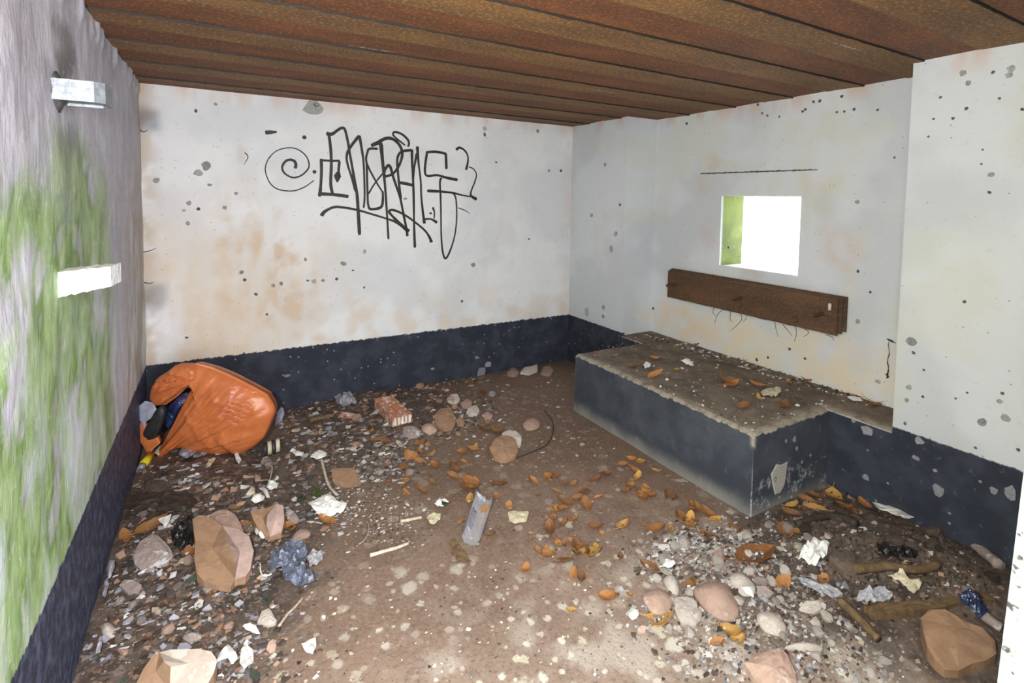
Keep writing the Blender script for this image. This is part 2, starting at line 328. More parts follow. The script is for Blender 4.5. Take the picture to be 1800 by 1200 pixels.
def box(V, F, x0, x1, y0, y1, z0, z1):
    b = len(V); V += [(x,y,z) for x in (x0,x1) for y in (y0,y1) for z in (z0,z1)]
    F += [tuple(b+i for i in f) for f in ((0,1,3,2),(4,6,7,5),(0,4,5,1),(2,3,7,6),(0,2,6,4),(1,5,7,3))]
def gbox(V, F, x0, x1, y0, y1, z0, z1, r=.025, sides='xXyYzZ'):      # box with finely divided faces
    def face(o, u, v):
        nu = max(1, round(u.length/r)); nv = max(1, round(v.length/r)); b = len(V)
        for i in range(nu+1):
            for j in range(nv+1): V.append(o+u*(i/nu)+v*(j/nv))
        for i in range(nu):
            for j in range(nv): k = b+i*(nv+1)+j; F.append((k, k+nv+1, k+nv+2, k+1))
    o = Vector((x0,y0,z0)); a = Vector((x1-x0,0,0)); b_ = Vector((0,y1-y0,0)); c = Vector((0,0,z1-z0))
    if 'x' in sides: face(o, c, b_)
    if 'X' in sides: face(o+a, b_, c)
    if 'y' in sides: face(o, a, c)
    if 'Y' in sides: face(o+b_, c, a)
    if 'z' in sides: face(o, b_, a)
    if 'Z' in sides: face(o+c, a, b_)
def grid_slab(nu, nv, top, bottom):                      # closed slab from two (u,v)->point functions
    V, F = [], []
    for f in (top, bottom):
        for i in range(nu+1):
            for j in range(nv+1): V.append(f(i/nu, j/nv))
    n = (nu+1)*(nv+1); k = lambda i, j: i*(nv+1)+j
    for i in range(nu):
        for j in range(nv):
            F.append((k(i,j),k(i+1,j),k(i+1,j+1),k(i,j+1))); F.append((n+k(i,j),n+k(i,j+1),n+k(i+1,j+1),n+k(i+1,j)))
    for i in range(nu):
        F.append((k(i,0),n+k(i,0),n+k(i+1,0),k(i+1,0))); F.append((k(i,nv),k(i+1,nv),n+k(i+1,nv),n+k(i,nv)))
    for j in range(nv):
        F.append((k(0,j),k(0,j+1),n+k(0,j+1),n+k(0,j))); F.append((k(nu,j),n+k(nu,j),n+k(nu,j+1),k(nu,j+1)))
    return V, F
def tube(pts, rad, n=8, cap=True):
    pts = [Vector(p) for p in pts]; V, F = [], []
    for i, p in enumerate(pts):
        d = (pts[min(i+1,len(pts)-1)]-pts[max(i-1,0)]).normalized()
        a = d.cross(Vector((0,0,1))); a = a.normalized() if a.length > .01 else Vector((1,0,0)); b = d.cross(a)
        r = rad[i] if isinstance(rad, (list,tuple)) else rad
        for k in range(n): t = 2*math.pi*k/n; V.append(p+a*(r*math.cos(t))+b*(r*math.sin(t)))
    for i in range(len(pts)-1):
        for k in range(n): F.append((i*n+k, i*n+(k+1)%n, (i+1)*n+(k+1)%n, (i+1)*n+k))
    if cap: F.append(tuple(range(n-1,-1,-1))); F.append(tuple((len(pts)-1)*n+k for k in range(n)))
    return V, F
def catmull(pts, k=6):
    pts = [Vector(p) for p in pts]; out = []
    for i in range(len(pts)-1):
        a = pts[max(i-1,0)]; b = pts[i]; c = pts[i+1]; d = pts[min(i+2,len(pts)-1)]
        for j in range(k):
            t = j/k; out.append(.5*((2*b)+(c-a)*t+(2*a-5*b+4*c-d)*t*t+(3*b-a-3*c+d)*t**3))
    return out+[pts[-1]]
def resample(poly, n):
    L = len(poly); seg = [math.dist(poly[i], poly[(i+1)%L]) for i in range(L)]; tot = sum(seg); out = []; i = 0; acc = 0
    for k in range(n):
        s = tot*k/n
        while acc+seg[i] < s: acc += seg[i]; i += 1
        t = (s-acc)/seg[i]; a, b = poly[i], poly[(i+1)%L]; out.append((a[0]+(b[0]-a[0])*t, a[1]+(b[1]-a[1])*t))
    return out
def centre(V):
    c = Vector((0,0,0))
    for v in V: c += Vector(v)
    c /= len(V); c.z = min(v[2] for v in V); return c
def shift(V, c): return [Vector(v)-c for v in V]

# ================================================================== THE SETTING
# floor
def soil(x, y):
    s = 0
    for mx_, my, r, h in MOUNDS: s += (h/.03)*math.exp(-((x-mx_)**2+(y-my)**2)/(1.6*r*r))
    for mx_, my, r, h in SOIL: s += h*math.exp(-((x-mx_)**2+(y-my)**2)/(r*r))
    return s
nu, nv = 150, 200
X0, X1, Y0, Y1 = -.1, 3.6, -3.75, .1
V, F = grid_slab(nu, nv, lambda u, v: (X0+(X1-X0)*u, Y0+(Y1-Y0)*v, height(X0+(X1-X0)*u, Y0+(Y1-Y0)*v)), lambda u, v: (X0+(X1-X0)*u, Y0+(Y1-Y0)*v, -.15))
me = mesh('floor', V, F, ['floor'], True)
ca = me.color_attributes.new('soil', 'FLOAT_COLOR', 'POINT')
for i, v in enumerate(V): s = min(1, soil(v[0], v[1])); ca.data[i].color = (s, s, s, 1)
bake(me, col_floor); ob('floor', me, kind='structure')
V, F = [], []; box(V, F, -1, 3.9, -6, -3.75, -.2, -.005); me = mesh('ground', V, F, ['floor']); bake(me, lambda x, y, z: (.36,.3,.25)); ob('ground', me, kind='structure')

# left wall: lumpy render
def lump(y, z):
    return .008*noise.noise(Vector((y*3.1, z*2.2, 0)))+.004*noise.noise(Vector((y*9, z*5, 3)))+.0018*noise.noise(Vector((y*24, z*11, 7)))
def left_front(u, v):
    y = -3.86+3.9*u; z = -.15+2.31*v
    x = lump(y, z)+ (.02*max(0, noise.noise(Vector((y*14, z*5, 9)))) if z > 2.03 else 0)
    e = min(1, max(0, (z-BAND)/.02)); x = x*(.35+.65*e)
    return (x, y, z)
V, F = grid_slab(210, 120, left_front, lambda u, v: (-.35, -3.86+3.9*u, -.15+2.31*v))
me = mesh('wall_left', V, F, ['left'], True); bake(me, col_left); WL = ob('wall_left', me, kind='structure')
V, F = [], []; gbox(V, F, -.1, 3.5, 0, .3, -.15, 2.16, .02, 'y'); box(V, F, -.35, 3.9, .02, .35, -.15, 2.16)
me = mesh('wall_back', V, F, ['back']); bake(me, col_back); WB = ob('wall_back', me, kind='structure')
# right wall: pier, recess with the opening, pier; below bench height the recess is filled
wy0, wy1, wz0, wz1 = -1.908, -1.343, 1.02, 1.503; XE = XN+.37
V, F = [], []
gbox(V, F, W, XN, YN, 0, -.15, 2.16); gbox(V, F, W, XN, -3.86, YP, -.15, 2.16); gbox(V, F, W, XN, YP, YN, -.15, ZB-.012, sides='xZ')
for a in ((YP-1.3, 0, -.15, wz0), (YP-1.3, 0, wz1, 2.16), (YP-1.3, wy0, wz0, wz1), (wy1, 0, wz0, wz1)): gbox(V, F, XN, XN+.235, *a)
for a in ((YP-1.3, 0, -.15, wz0-.01), (YP-1.3, 0, wz1+.01, 2.16), (YP-1.3, wy0-.02, wz0-.01, wz1+.01), (wy1+.004, 0, wz0-.01, wz1+.01)): gbox(V, F, XN+.243, XE, *a, r=.06)
for a in ((wy1+.02, 0, -.15, 2.16), (-3.8, wy1+.02, -.15, wz0-.02), (-3.8, wy1+.02, wz1+.02, 2.16), (-3.8, wy0-.03, wz0-.02, wz1+.02)): gbox(V, F, XN+.235, XN+.243, *a, r=.5)
me = mesh('wall_right', V, F, ['right']); bake(me, col_right); WR = ob('wall_right', me, kind='structure')
# front wall with the doorway the picture was taken from
V, F = [], []; gbox(V, F, 1.36, 3.8, -3.86, -3.5, -.15, 2.16, .1); gbox(V, F, 0, 1.36, -3.86, -3.5, 2.06, 2.16, .1)
me = mesh('wall_front', V, F, ['right']); bake(me, lambda x, y, z: (.66,.66,.66)); ob('wall_front', me, kind='structure')

# ceiling: slab with rusty steel trough sheets
V, F = [], []; box(V, F, -.35, 3.9, -3.9, .35, 2.165, 2.35); CE = ob('ceiling', mesh('ceiling', V, F, ['slab']), kind='structure')
PROF = [(0,2.107,0),(.004,2.107,0),(.185,2.109,0),(.20,2.105,1),(.235,2.105,1),(.34,2.103,1),(.391,2.1005,1),(.393,2.101,2),(.394,2.108,2)]
def sheet_panel(y0, seed, length=.398):
    nx = 90; V, F, mi = [], [], []; sc = length/.398
    prof = PROF+[(.394,2.15,2),(0,2.15,2)]
    for i in range(nx+1):
        x = -.06+3.55*i/nx
        for k, (dy, z, m) in enumerate(prof):
            jz = .004*noise.noise(Vector((x*30, seed, 1))) *.5+ .0015*random.uniform(-1, 1) if k in (6,7) else .0015*noise.noise(Vector((x*3, seed*3+k, 0)))
            V.append((x, y0-dy*sc, z+jz))
    n = len(prof)
    for i in range(nx):
        for k in range(n):
            k2 = (k+1)%n; F.append((i*n+k, i*n+k2, (i+1)*n+k2, (i+1)*n+k)); mi.append(prof[k2][2] if k < 8 else 2)
    F.append(tuple(range(n))); mi.append(0); F.append(tuple(nx*n+k for k in range(n-1,-1,-1))); mi.append(0)
    return mesh('ceiling_panel', V, F, ['rust_a', 'rust_b', 'slab'], False, mi)
ob('ceiling_panel', sheet_panel(.02, 0, .262), parent=CE)
y = -.245; k = 1
while y > -3.8:
    ob('ceiling_panel', sheet_panel(y, k), parent=CE); y -= .3975; k += 1

# ------------------------------------------------------------------ marks on the walls
def wall_pt(px, py, wall):
    if wall == 'back': return hit(px, py, 1, 0)
    if wall == 'recess': return hit(px, py, 0, XN)
    if wall == 'pier': return hit(px, py, 0, W)
    if wall == 'benchside': return hit(px, py, 1, YB2)
FR = {'back': (Vector((1,0,0)), Vector((0,0,1)), Vector((0,-1,0)), WB), 'recess': (Vector((0,-1,0)), Vector((0,0,1)), Vector((-1,0,0)), WR),
      'pier': (Vector((0,-1,0)), Vector((0,0,1)), Vector((-1,0,0)), WR)}
def chip(px, py, r, wall, mat='chip', asp=1., lip=True, parent=None, frame=None):
    p = wall_pt(px, py, wall); u, v, n, par = frame or FR[wall]
    par = parent or par
    s = r*depth(p)/FPX; m = 9; V = []; rs = [random.uniform(.7, 1.15) for _ in range(m)]
    cosv = 1.
    for q, h in ((1.12, -.002), (1., .0012), (.55, .0006)):
        for k in range(m): a = 2*math.pi*k/m; V.append(u*(s*q*rs[k]*math.cos(a))+v*(s*asp*q*rs[k]*math.sin(a))+n*h)
    V.append(n*.0005)
    F = [(r_*m+k, r_*m+(k+1)%m, (r_+1)*m+(k+1)%m, (r_+1)*m+k) for r_ in range(2) for k in range(m)]+[(2*m+k, 2*m+(k+1)%m, 3*m) for k in range(m)]
    return ob('plaster_chip', mesh('plaster_chip', V, F, [mat]), p, par)
for px, py, r in [(1693,128,6),(1702,146,5),(1777,121,6),(1773,132,5),(1743,307,5),(1739,338,3),(1653,171,2.5),(1757,173,2.5),(1797,192,3),(1746,127,3),(1699,191,3),(1675,208,3),(1632,240,2),(1727,263,2),(1725,288,2),(1641,209,2),
                  (1602,599,8),(1606,620,3),(1598,680,5),(1594,703,4),(1622,697,2.5),(1727,742,7),(1767,734,7),(1757,705,5),(1762,691,3),(1591,744,3),(1695,530,3),(1624,650,2),(1680,700,2),(1700,690,2),(1715,787,2.5),(1790,790,3),
                  (1082,411,5),(1074,437,5),(1061,540,4.5),(1060,556,4),(1031,549,6),(1064,289,4),(1040,378,4),(1090,360,3)]:
    chip(px, py, r, 'pier', random.choice(['chip','chip']) if r > 3.5 else 'chip_dark', 1.3 if px in (1074,1031) else 1)
for px, py, r in [(1480,169,3),(1430,179,3),(1441,177,3),(1416,192,2.5),(1411,196,2.5),(1501,192,3),(1484,196,2.5),(1471,197,2.5),(1543,193,2.5),(1507,355,4),(1332,184,2.5),(1340,199,2.5),(1349,203,2.5),(1207,217,3),(1572,277,2),(1508,565,4.5),(1508,477,3),(1530,513,2.5),(1543,670,4.5),(1388,613,3),(1330,632,3),(1130,342,4),(1134,446,3.5),(1148,542,3),(1350,628,2.5),(1415,630,2.5),(1600,360,2),(1280,435,2),(1370,205,2)]:
    chip(px, py, r, 'recess', 'chip_dark' if r < 4 else 'chip')
for px, py, r in [(832,465,4.5),(604,463,5.5),(641,442,3.5),(812,529,2.5),(852,226,4),(852,236,3),(945,230,3.5),(872,285,2.5),(362,292,7),(348,304,7),(275,317,6),(368,325,4),(415,340,3.5),(332,357,4),(323,370,3.5),(349,367,3),(395,365,3.5),(330,392,3.5),(480,502,4.5),(552,494,4.5),(541,493,3),(568,493,3.5),(592,490,3),(537,456,3.5),(450,517,3),(425,478,3.5),(430,492,3),(494,498,3.5),(469,552,2.5),(328,593,2.5),(344,195,3),(379,183,3.5),(712,349,3.5),(757,375,3),(640,505,2),(620,475,2.5),(986,300,3),(965,300,2),(930,420,2.5)]:
    chip(px, py, r, 'back', 'chip' if r > 3.4 else 'chip_dark', random.uniform(.6, 1.2))
c_ = chip(553, 190, 19, 'back', 'chip', .75); c_.name = 'concrete_patch'; chip(556, 184, 5, 'back', 'chip_dark', .8)
for px, py, r, a in [(1524,757,10,.9),(1501,737,4,1.5),(1522,838,6,1),(1650,862,9,1.2),(1776,866,8,1.7),(1747,862,6,1),(1644,827,4,.8)]: chip(px, py, r, 'pier', 'chip_pale' if r > 10 else 'chip_grey', a)
for px, py, r, a in [(1617,775,7,1),(1609,804,6,.8)]: chip(px, py, r, 'pier', 'chip_grey', a)
for px, py, r, a in [(846,655,9,1.3),(858,640,6,1),(760,648,4,.7),(838,628,3,1),(505,660,5,.6)]: chip(px, py, r, 'back', 'chip_grey', a)

# graffiti strokes: ribbons of paint lying on the back wall
A = lambda x, y: (450+x/7.5, 210+y/7.5); B = lambda x, y: (540+x/5.22, 210+y/5.22); C = lambda x, y: (640+x/8.18, 210+y/8.18); D = lambda x, y: (640+x/8.18, 330+y/8.18)
def stroke(pts, w, name='graffiti_stroke', k=6):
    P = catmull([hit(x, y, 1, 0) for x, y in pts], k); n = len(P); V, F = [], []
    ws = w if isinstance(w, (list, tuple)) else (w,)
    for i, p in enumerate(P):
        d = P[min(i+1,n-1)]-P[max(i-1,0)]; d.y = 0; d.normalize(); s = Vector((-d.z, 0, d.x))
        f = i/(n-1)*(len(ws)-1); a = int(min(f, len(ws)-1.001)) if len(ws) > 1 else 0
        ww = (ws[a]+(ws[min(a+1,len(ws)-1)]-ws[a])*(f-a)) * depth(p)/FPX*.62
        ww *= 1+.12*noise.noise(Vector((i*.4, p.x*9, 0)))
        if i in (0, n-1): ww *= .6
        for q, h in ((-1, .0006), (-.55, .0016), (.55, .0016), (1, .0006)): V.append(p+s*(ww*q)+Vector((0,-h,0)))
    for i in range(n-1):
        for j in range(3): F.append((i*4+j, i*4+j+1, i*4+5+j, i*4+4+j))
    c = P[n//2].copy(); return ob(name, mesh(name, shift(V, c), F, ['paint']), c, WB)
def dot(px, py, r):
    p = hit(px, py, 1, 0); s = r*depth(p)/FPX; V = [Vector((s*math.cos(t*math.pi/6), -.001, s*1.0*math.sin(t*math.pi/6))) for t in range(12)]+[Vector((0,-.0018,0))]
    ob('graffiti_dot', mesh('graffiti_dot', V, [(i, (i+1)%12, 12) for i in range(12)], ['paint']), p, WB)
stroke([A(120,172), A(190,168), A(275,164)], [6,5.5,2.5]); dot(*A(637,235), 3.6); dot(*A(770,690), 3.3)
stroke([A(*q) for q in [(515,645),(525,590),(500,545),(440,530),(380,560),(345,630),(370,700),(440,750),(510,765),(600,735),(680,660),(700,590),(665,490),(580,410),(480,375),(370,380),(260,420),(170,510),(125,620),(130,710),(180,830),(270,910),(400,940),(520,935),(640,890),(720,835),(765,800)]], [4.4,3.6,2.6,2.2,1.7,1.4,1.6,1.8,1.2], 'graffiti_spiral')
for pts, w in [
 ([A(860,515),A(862,700),A(852,880),A(840,985),A(830,1015)], [4.6,4,4,5,3]), ([A(855,535),A(990,545),A(1105,543)], 3.2), ([A(1100,545),A(1090,650),A(1085,730)], 3.8),
 ([A(1088,690),A(1075,745),A(1072,790),A(1070,828)], [4,10,6,1.5]), ([A(830,980),A(1000,987),A(1110,1000),A(1220,1015)], [5.5,4.4,4.8,5.2]), ([A(962,205),A(985,400),A(992,600),A(985,850),A(1010,980)], 4.2),
 ([A(925,185),A(1000,192),A(1070,145),A(1130,112),A(1172,135),A(1210,290),A(1240,470),A(1290,750),A(1330,980),A(1345,1180),B(480,1060)], [6,4,4.2,3.6,3.6,4.4,5.2]),
 ([A(1362,210),A(1240,370),A(1195,480),A(1210,600),A(1260,760),A(1310,950)], [4.4,3.4,3]), ([A(1362,210),A(1395,400),A(1420,600),A(1432,1000),A(1418,1165)], [4.2,3,2.8]),
 ([A(1605,385),A(1500,385),A(1470,430),A(1455,560),A(1560,780),A(1670,960)], [3.6,3.4,3,2.2]), ([A(1480,985),A(1560,850),A(1675,705)], 2.4),
 ([A(1458,540),A(1470,980),A(1480,1130),A(1515,1180),A(1640,1160),A(1670,1080),A(1670,940)], [3.2,3,3.8,4,3]),
 ([C(100,378),C(160,350),C(235,325)], [4.5,6,6]),
 ([C(210,322),C(320,270),C(420,285),C(510,370),C(548,480),C(530,590),C(480,700),C(410,780),C(320,815),C(288,790),C(300,720),C(345,662),C(380,690),C(410,800),C(470,980),C(520,1130),D(570,400),D(610,600),D(622,695)], [5,4.4,4,3.6,4,4.4,3.6,3.4,4]),
 ([C(240,330),C(275,700),C(300,950),D(320,250),D(335,480),D(350,740)], [6,4,3.4,3,3.4]), ([C(592,372),C(450,260),C(415,205),C(450,180),C(540,210),C(620,280),C(645,340),C(630,392)], [2.4,3,3.4,3.2]),
 ([C(690,440),C(560,455),C(500,500),C(475,600),C(490,800),C(510,1000),C(528,1145)], [4,3.6,3.4,4]), ([C(688,430),C(690,600),C(705,900),C(712,1100),D(715,300),D(720,600),D(730,860)], [4.4,3.4,3.6,3,4.4]),
 ([C(495,905),C(600,922),C(705,947)], 4.4), ([C(765,385),C(780,600),C(815,900),D(820,100),D(845,350),D(868,515)], [5,3,2.8,3.2,5]), ([C(758,480),C(720,700),C(705,930)], [4,2.6,2.6]),
 ([D(870,452),D(960,450),D(1050,500)], [3,2.4,4.4]), ([D(1005,450),D(1010,350),D(985,280)], [1.8,2.4,3.4]),
 ([B(130,885),B(160,845),B(240,805),B(320,805),B(460,830),B(600,870),B(730,910),D(450,490),D(600,590),D(645,625)], [6,4,3.6,3,2.6,4,6]),
 ([D(640,635),D(500,500),D(400,400),D(362,345),D(390,318),D(470,335),D(600,400),D(740,500),D(870,610),D(940,710),D(968,785)], [5,3.6,3.8,3.4,3,3,5]),
 ([C(1183,715),C(1175,520),C(1160,490),C(1040,465),C(920,470),C(900,500),C(882,790),C(1050,800),C(1200,840),C(1345,868)], [4.2,3.8,3.6,3.6,3.2,4.6]),
 ([C(1115,838),C(1090,900),C(1100,1130),D(1105,400),D(1110,700),D(1130,920),D(1170,1015),D(1230,920),D(1300,700),D(1330,450),D(1325,200),D(1300,100),D(1265,75)], [3.4,2.8,2.4,3.4,2.2,2.4,3]),
 ([C(905,1025),C(1100,1035),C(1280,1055),C(1400,1085),C(1545,1112)], [4.4,3.2,2.6,1.8]), ([C(1322,437),C(1370,405),C(1440,440),C(1490,520),C(1490,620),C(1465,725)], [4.4,3,2.4,4]),
 ([C(1500,680),C(1570,710),C(1615,790),C(1590,900),C(1550,1000),C(1535,1090),C(1620,1148)], [1.6,1.8,2.2,2.6,5])]:
    stroke(pts, w)

# crack above the opening: a thin broken ledge of render
V, F = [], []
n = 44
for i in range(n+1):
    p = hit(1232+206*i/n, 305-7*i/n, 0, XN); j = .004*noise.noise(Vector((i*.7, 0, 5)))
    t = (.002+.006*abs(noise.noise(Vector((i*.5, 3, 1)))))*min(1, (n-i)/10+.2)
    for dx, dz in ((0.001, t+.002), (-.006, t*.6), (-.006, -t*.6), (0.001, -t-.002)): V.append((p.x+dx, p.y, p.z+dz+j))
for i in range(n):
    for k in range(3): F.append((i*4+k, i*4+k+1, i*4+5+k, i*4+4+k))
c = Vector(V[n*2]); ob('cracked_ledge', mesh('cracked_ledge', shift(V, c), F, ['chip_dark']), c, WR)

# ================================================================== FIXED THINGS
# bench block
def bev(V): return V
nx, ny, nz = 24, 40, 14
BX1 = W-.002
def bench_top(u, v):
    x = XB+(BX1-XB)*u; y = YB2+(YB1-YB2)*v; z = ZB+.005*noise.noise(Vector((x*6, y*6, 0)))
    if u == 0: z -= .012+.012*max(0, noise.noise(Vector((y*9, 0, 0)))); x += .006
    if v == 0: z -= .012+.014*max(0, noise.noise(Vector((x*9, 2, 0)))); y += .006
    if v == 1: z -= .008
    return (x, y, z)
V, F = [], []
V, F = grid_slab(nx, ny, bench_top, lambda u, v: (XB+(BX1-XB)*u+(.0 if u else .0), YB2+(YB1-YB2)*v, -.02))
# ring of edge vertices just below the arris, so the sides are flat and only the edge is worn
def clipped(V): return V
me = mesh('concrete_bench', V, F, ['bench'])
BN = ob('concrete_bench', me, label='navy painted concrete bench block with a dirty bare top under the window', cat='bench')
V, F = grid_slab(10, 60, lambda u, v: (W-.001+(XN-.003-W)*u, YP+.003+(YN-YP-.006)*v, ZB+.004*noise.noise(Vector((u*3, v*15, 0)))-(.006 if u == 0 else 0)), lambda u, v: (W-.001+(XN-.003-W)*u, YP+.003+(YN-YP-.006)*v, ZB-.012))
ob('niche_ledge', mesh('niche_ledge', V, F, ['bench']), parent=WR)
FRB = (Vector((1,0,0)), Vector((0,0,1)), Vector((0,-1,0)), BN)
chip(1371, 840, 22, 'benchside', 'chip_pale', 1.35, frame=FRB, parent=BN); chip(1363, 842, 4, 'benchside', 'chip_dark', 1, frame=FRB, parent=BN)
for px, py, r in [(1397,772,4),(1401,788,3),(1382,775,2.5),(1410,812,2.5),(1425,800,2)]: chip(px, py, r, 'benchside', 'chip_grey', 1.3, frame=FRB, parent=BN)

# steel plates under the opening
t = thing('steel_plate_stack', 'stack of rusty flat steel plates fixed to the wall under the window', 'steel plates', (3.348, -1.6, .73))
def plate(x0, x1, y0, y1, z0, z1, name):
    nu = 40
    V, F = grid_slab(nu, 3, lambda u, v: (x0+.001*noise.noise(Vector((u*20,v*3,x0*9))), y0+(y1-y0)*u, z0+(z1-z0)*v+(.003*noise.noise(Vector((u*30, v, x0*50))) if v in (0,1) else 0)),
                     lambda u, v: (x1, y0+(y1-y0)*u, z0+(z1-z0)*v))
    ob(name, mesh(name, shift(V, t.location), F, ['rust_plate']), parent=t)
plate(3.348, 3.362, -2.200, -.968, .735, .935, 'plate'); plate(3.378, 3.392, -2.208, -.955, .742, .942, 'plate'); plate(3.408, 3.424, -2.214, -.945, .75, .947, 'plate')
for px, py in ((1208,521),(1300,536),(1399,562)):
    p = hit(px, py, 0, 3.348); V, F = tube([(-.016,0,0),(-.012,0,0),(.0,0,0)], [.008,.015,.019], 10); ob('bolt', mesh('bolt', V, F, ['rust_plate']), p-t.location, t)
for yy in (-1.05, -1.6, -2.12):
    V, F = tube([(-.095,0,0),(-.045,0,0),(.0,0,0)], .011, 8); ob('spacer_bolt', mesh('spacer_bolt', V, F, ['rust_plate']), (0, yy+1.6, .11), t)
V, F = [], []; box(V, F, -.004, .006, -.006, .006, -.018, .018); ob('copper_tag', mesh('copper_tag', V, F, ['stick']), (-.085, -.605, .175), t, label='pale worn strip at the plate end')

# brackets on the left wall
t = thing('steel_bracket', 'galvanised steel loop bracket sticking out of the left wall near the ceiling', 'bracket', (0, -1.87, 1.75))
path = [(-.02,0),(.095,-.0),(.118,.018),(.122,.11),(.1,.128),(-.02,.128)]
V, F = [], []
for (x, y) in path:
    V += [(x, y, -.030), (x, y, .028)]
pin = [(-.02,.009),(.091,.009),(.109,.023),(.113,.107),(.097,.119),(-.02,.119)]
for (x, y) in pin: V += [(x, y, -.030), (x, y, .028)]
n = len(path)
for i in range(n-1):
    a = 2*i; b = 2*n+2*i
    F += [(a, a+2, a+3, a+1), (b, b+1, b+3, b+2), (a, b, b+2, a+2), (a+1, a+3, b+3, b+1)]
F += [(0,1,2*n+1,2*n), (2*n-2, 4*n-2, 4*n-1, 2*n-1)]
ob('strap_loop', mesh('strap_loop', V, F, ['galv']), parent=t)
V, F = tube([(-.01,.064,-.001),(.02,.064,-.001)], [.10,.03], 12); V = [Vector(v) for v in V]; V = [Vector((v.x, v.y, v.z*.8)) for v in V]
ob('mortar_socket', mesh('mortar_socket', V, F, ['chip_dark'], True), parent=t, label='grey mortar around the bracket root')
t = thing('timber_stub', 'chunky white painted timber stub sticking out of the mossy left wall', 'timber stub', (0, -1.85, 1.15))
def stub_pt(u, v, w):
    x = -.03+.148*u+(.012*w*u); y = .0+.095*w+.004*noise.noise(Vector((u*9, v*6, w*3))); z = .01+.075*v + u*(.012*v+ .028*(1-v)) + .005*noise.noise(Vector((u*12, v*5, 4+w*4)))
    if u > .95: x += .006*noise.noise(Vector((v*8, w*8, 2)))
    if v < .05: z += .006*noise.noise(Vector((u*16, 0, w*3)))
    return (x, y, z)
V, F = grid_slab(16, 8, lambda u, v: stub_pt(u, v, 0), lambda u, v: stub_pt(u, v, 1))
ob('block', mesh('block', V, F, ['white_wood']), parent=t)
V, F = grid_slab(10, 2, lambda u, v: (.0+.11*u, -.006+.003*noise.noise(Vector((u*9,v,1))), .082+u*.013-.004*v), lambda u, v: (.0+.11*u, .004, .082+u*.013-.004*v))
ob('paint_flake', mesh('paint_flake', V, F, ['white_wood']), parent=t)

# leaning board at the right edge
pts = [(hit(1799, 835, 1, -3.40)), (hit(1753, 1195, 1, -3.36))]
d = (pts[0]-pts[1])/(pts[0].z-pts[1].z); base = pts[1]-d*pts[1].z; topp = base+d*1.25
base.z = -.005
V, F = [], []
def board_pt(u, v, back):
    p = base.lerp(topp, u); e = .003*noise.noise(Vector((u*14, back, v*3))); return (p.x+.13*v+(e if v == 0 else 0), p.y-.028*back, p.z)
V, F = grid_slab(30, 4, lambda u, v: board_pt(u, v, 0), lambda u, v: board_pt(u, v, 1))
c = base.copy(); ob('leaning_board', mesh('leaning_board', shift(V, c), F, ['board']), c, label='white painted board with black wear leaning at the right edge of view', cat='board')

# cobweb strand hanging near the pier
a = hit(1563, 598, 0, XN-.02); b = hit(1560, 660, 0, XN-.02)
t = thing('cobweb_strand', 'dark dusty cobweb strand hanging on the wall right of the window', 'cobweb', b)
V, F = tube([(a-b)*(1-k/8)+Vector((0, .004*math.sin(k*1.7), 0)) for k in range(9)], [.0015,.002,.0015,.0025,.002,.003,.0025,.004,.002], 5); ob('strand', mesh('strand', V, F, ['wire']), parent=t)
V, F = tube([(0,.0,.015),(0,.004,.005),(0,-.003,-.006),(0,.004,-.014)], [.003,.009,.007,.002], 6); ob('dust_clump', mesh('dust_clump', V, F, ['wire']), parent=t)
V, F = tube([a-b+Vector((0,.012,.005)), a-b+Vector((0,-.01,.0)), a-b+Vector((0,-.03,-.008))], [.002,.006,.001], 6); ob('dust_clump', mesh('dust_clump', V, F, ['wire']), parent=t)
for pts in ([(252,443),(262,441),(275,436)], [(253,496),(262,498),(270,496)], [(805,365),(818,370),(826,376)], [(430,268),(436,276),(428,290)], [(246,228),(252,232),(260,228)]):
    o = stroke(pts, [1.6,1.2,.6], 'hairline_crack', 4)
for lab, roots in (('thin dark root strands hanging below the middle of the steel plates', [[(1272,543),(1262,552),(1256,568)],[(1285,546),(1283,560),(1288,566)],[(1300,548),(1304,560),(1295,572),(1284,581)],[(1255,541),(1253,548),(1258,556)],[(1310,550),(1312,558),(1306,566)]]),
                   ('thin dark root strands hanging below the right of the steel plates', [[(1362,566),(1364,578),(1368,592)],[(1376,570),(1384,580),(1392,590)],[(1398,574),(1400,586),(1396,600)],[(1414,578),(1422,584),(1412,592)],[(1452,588),(1462,592),(1466,598)]])):
    c = hit(roots[0][0][0], roots[0][0][1], 0, XN-.006); t = thing('root_strands', lab, 'root strands', c)
    for r_ in roots:
        P = catmull([hit(x, y, 0, XN-.004)-c for x, y in r_], 4); V, F = tube(P, [.0022-.0012*i/len(P) for i in range(len(P))], 5); ob('strand', mesh('strand', V, F, ['wire']), parent=t)
# ================================================================== LOOSE THINGS
BENCHTOP = 'bench'
def place(px, py, on='floor', up=0.):
    return fl(px, py, up) if on == 'floor' else hit(px, py, 2, ZB+.003+up)
def zat(p, on='floor'): return height(p.x, p.y) if on == 'floor' else ZB+.002
def psize(p, px): return px*depth(p)/FPX

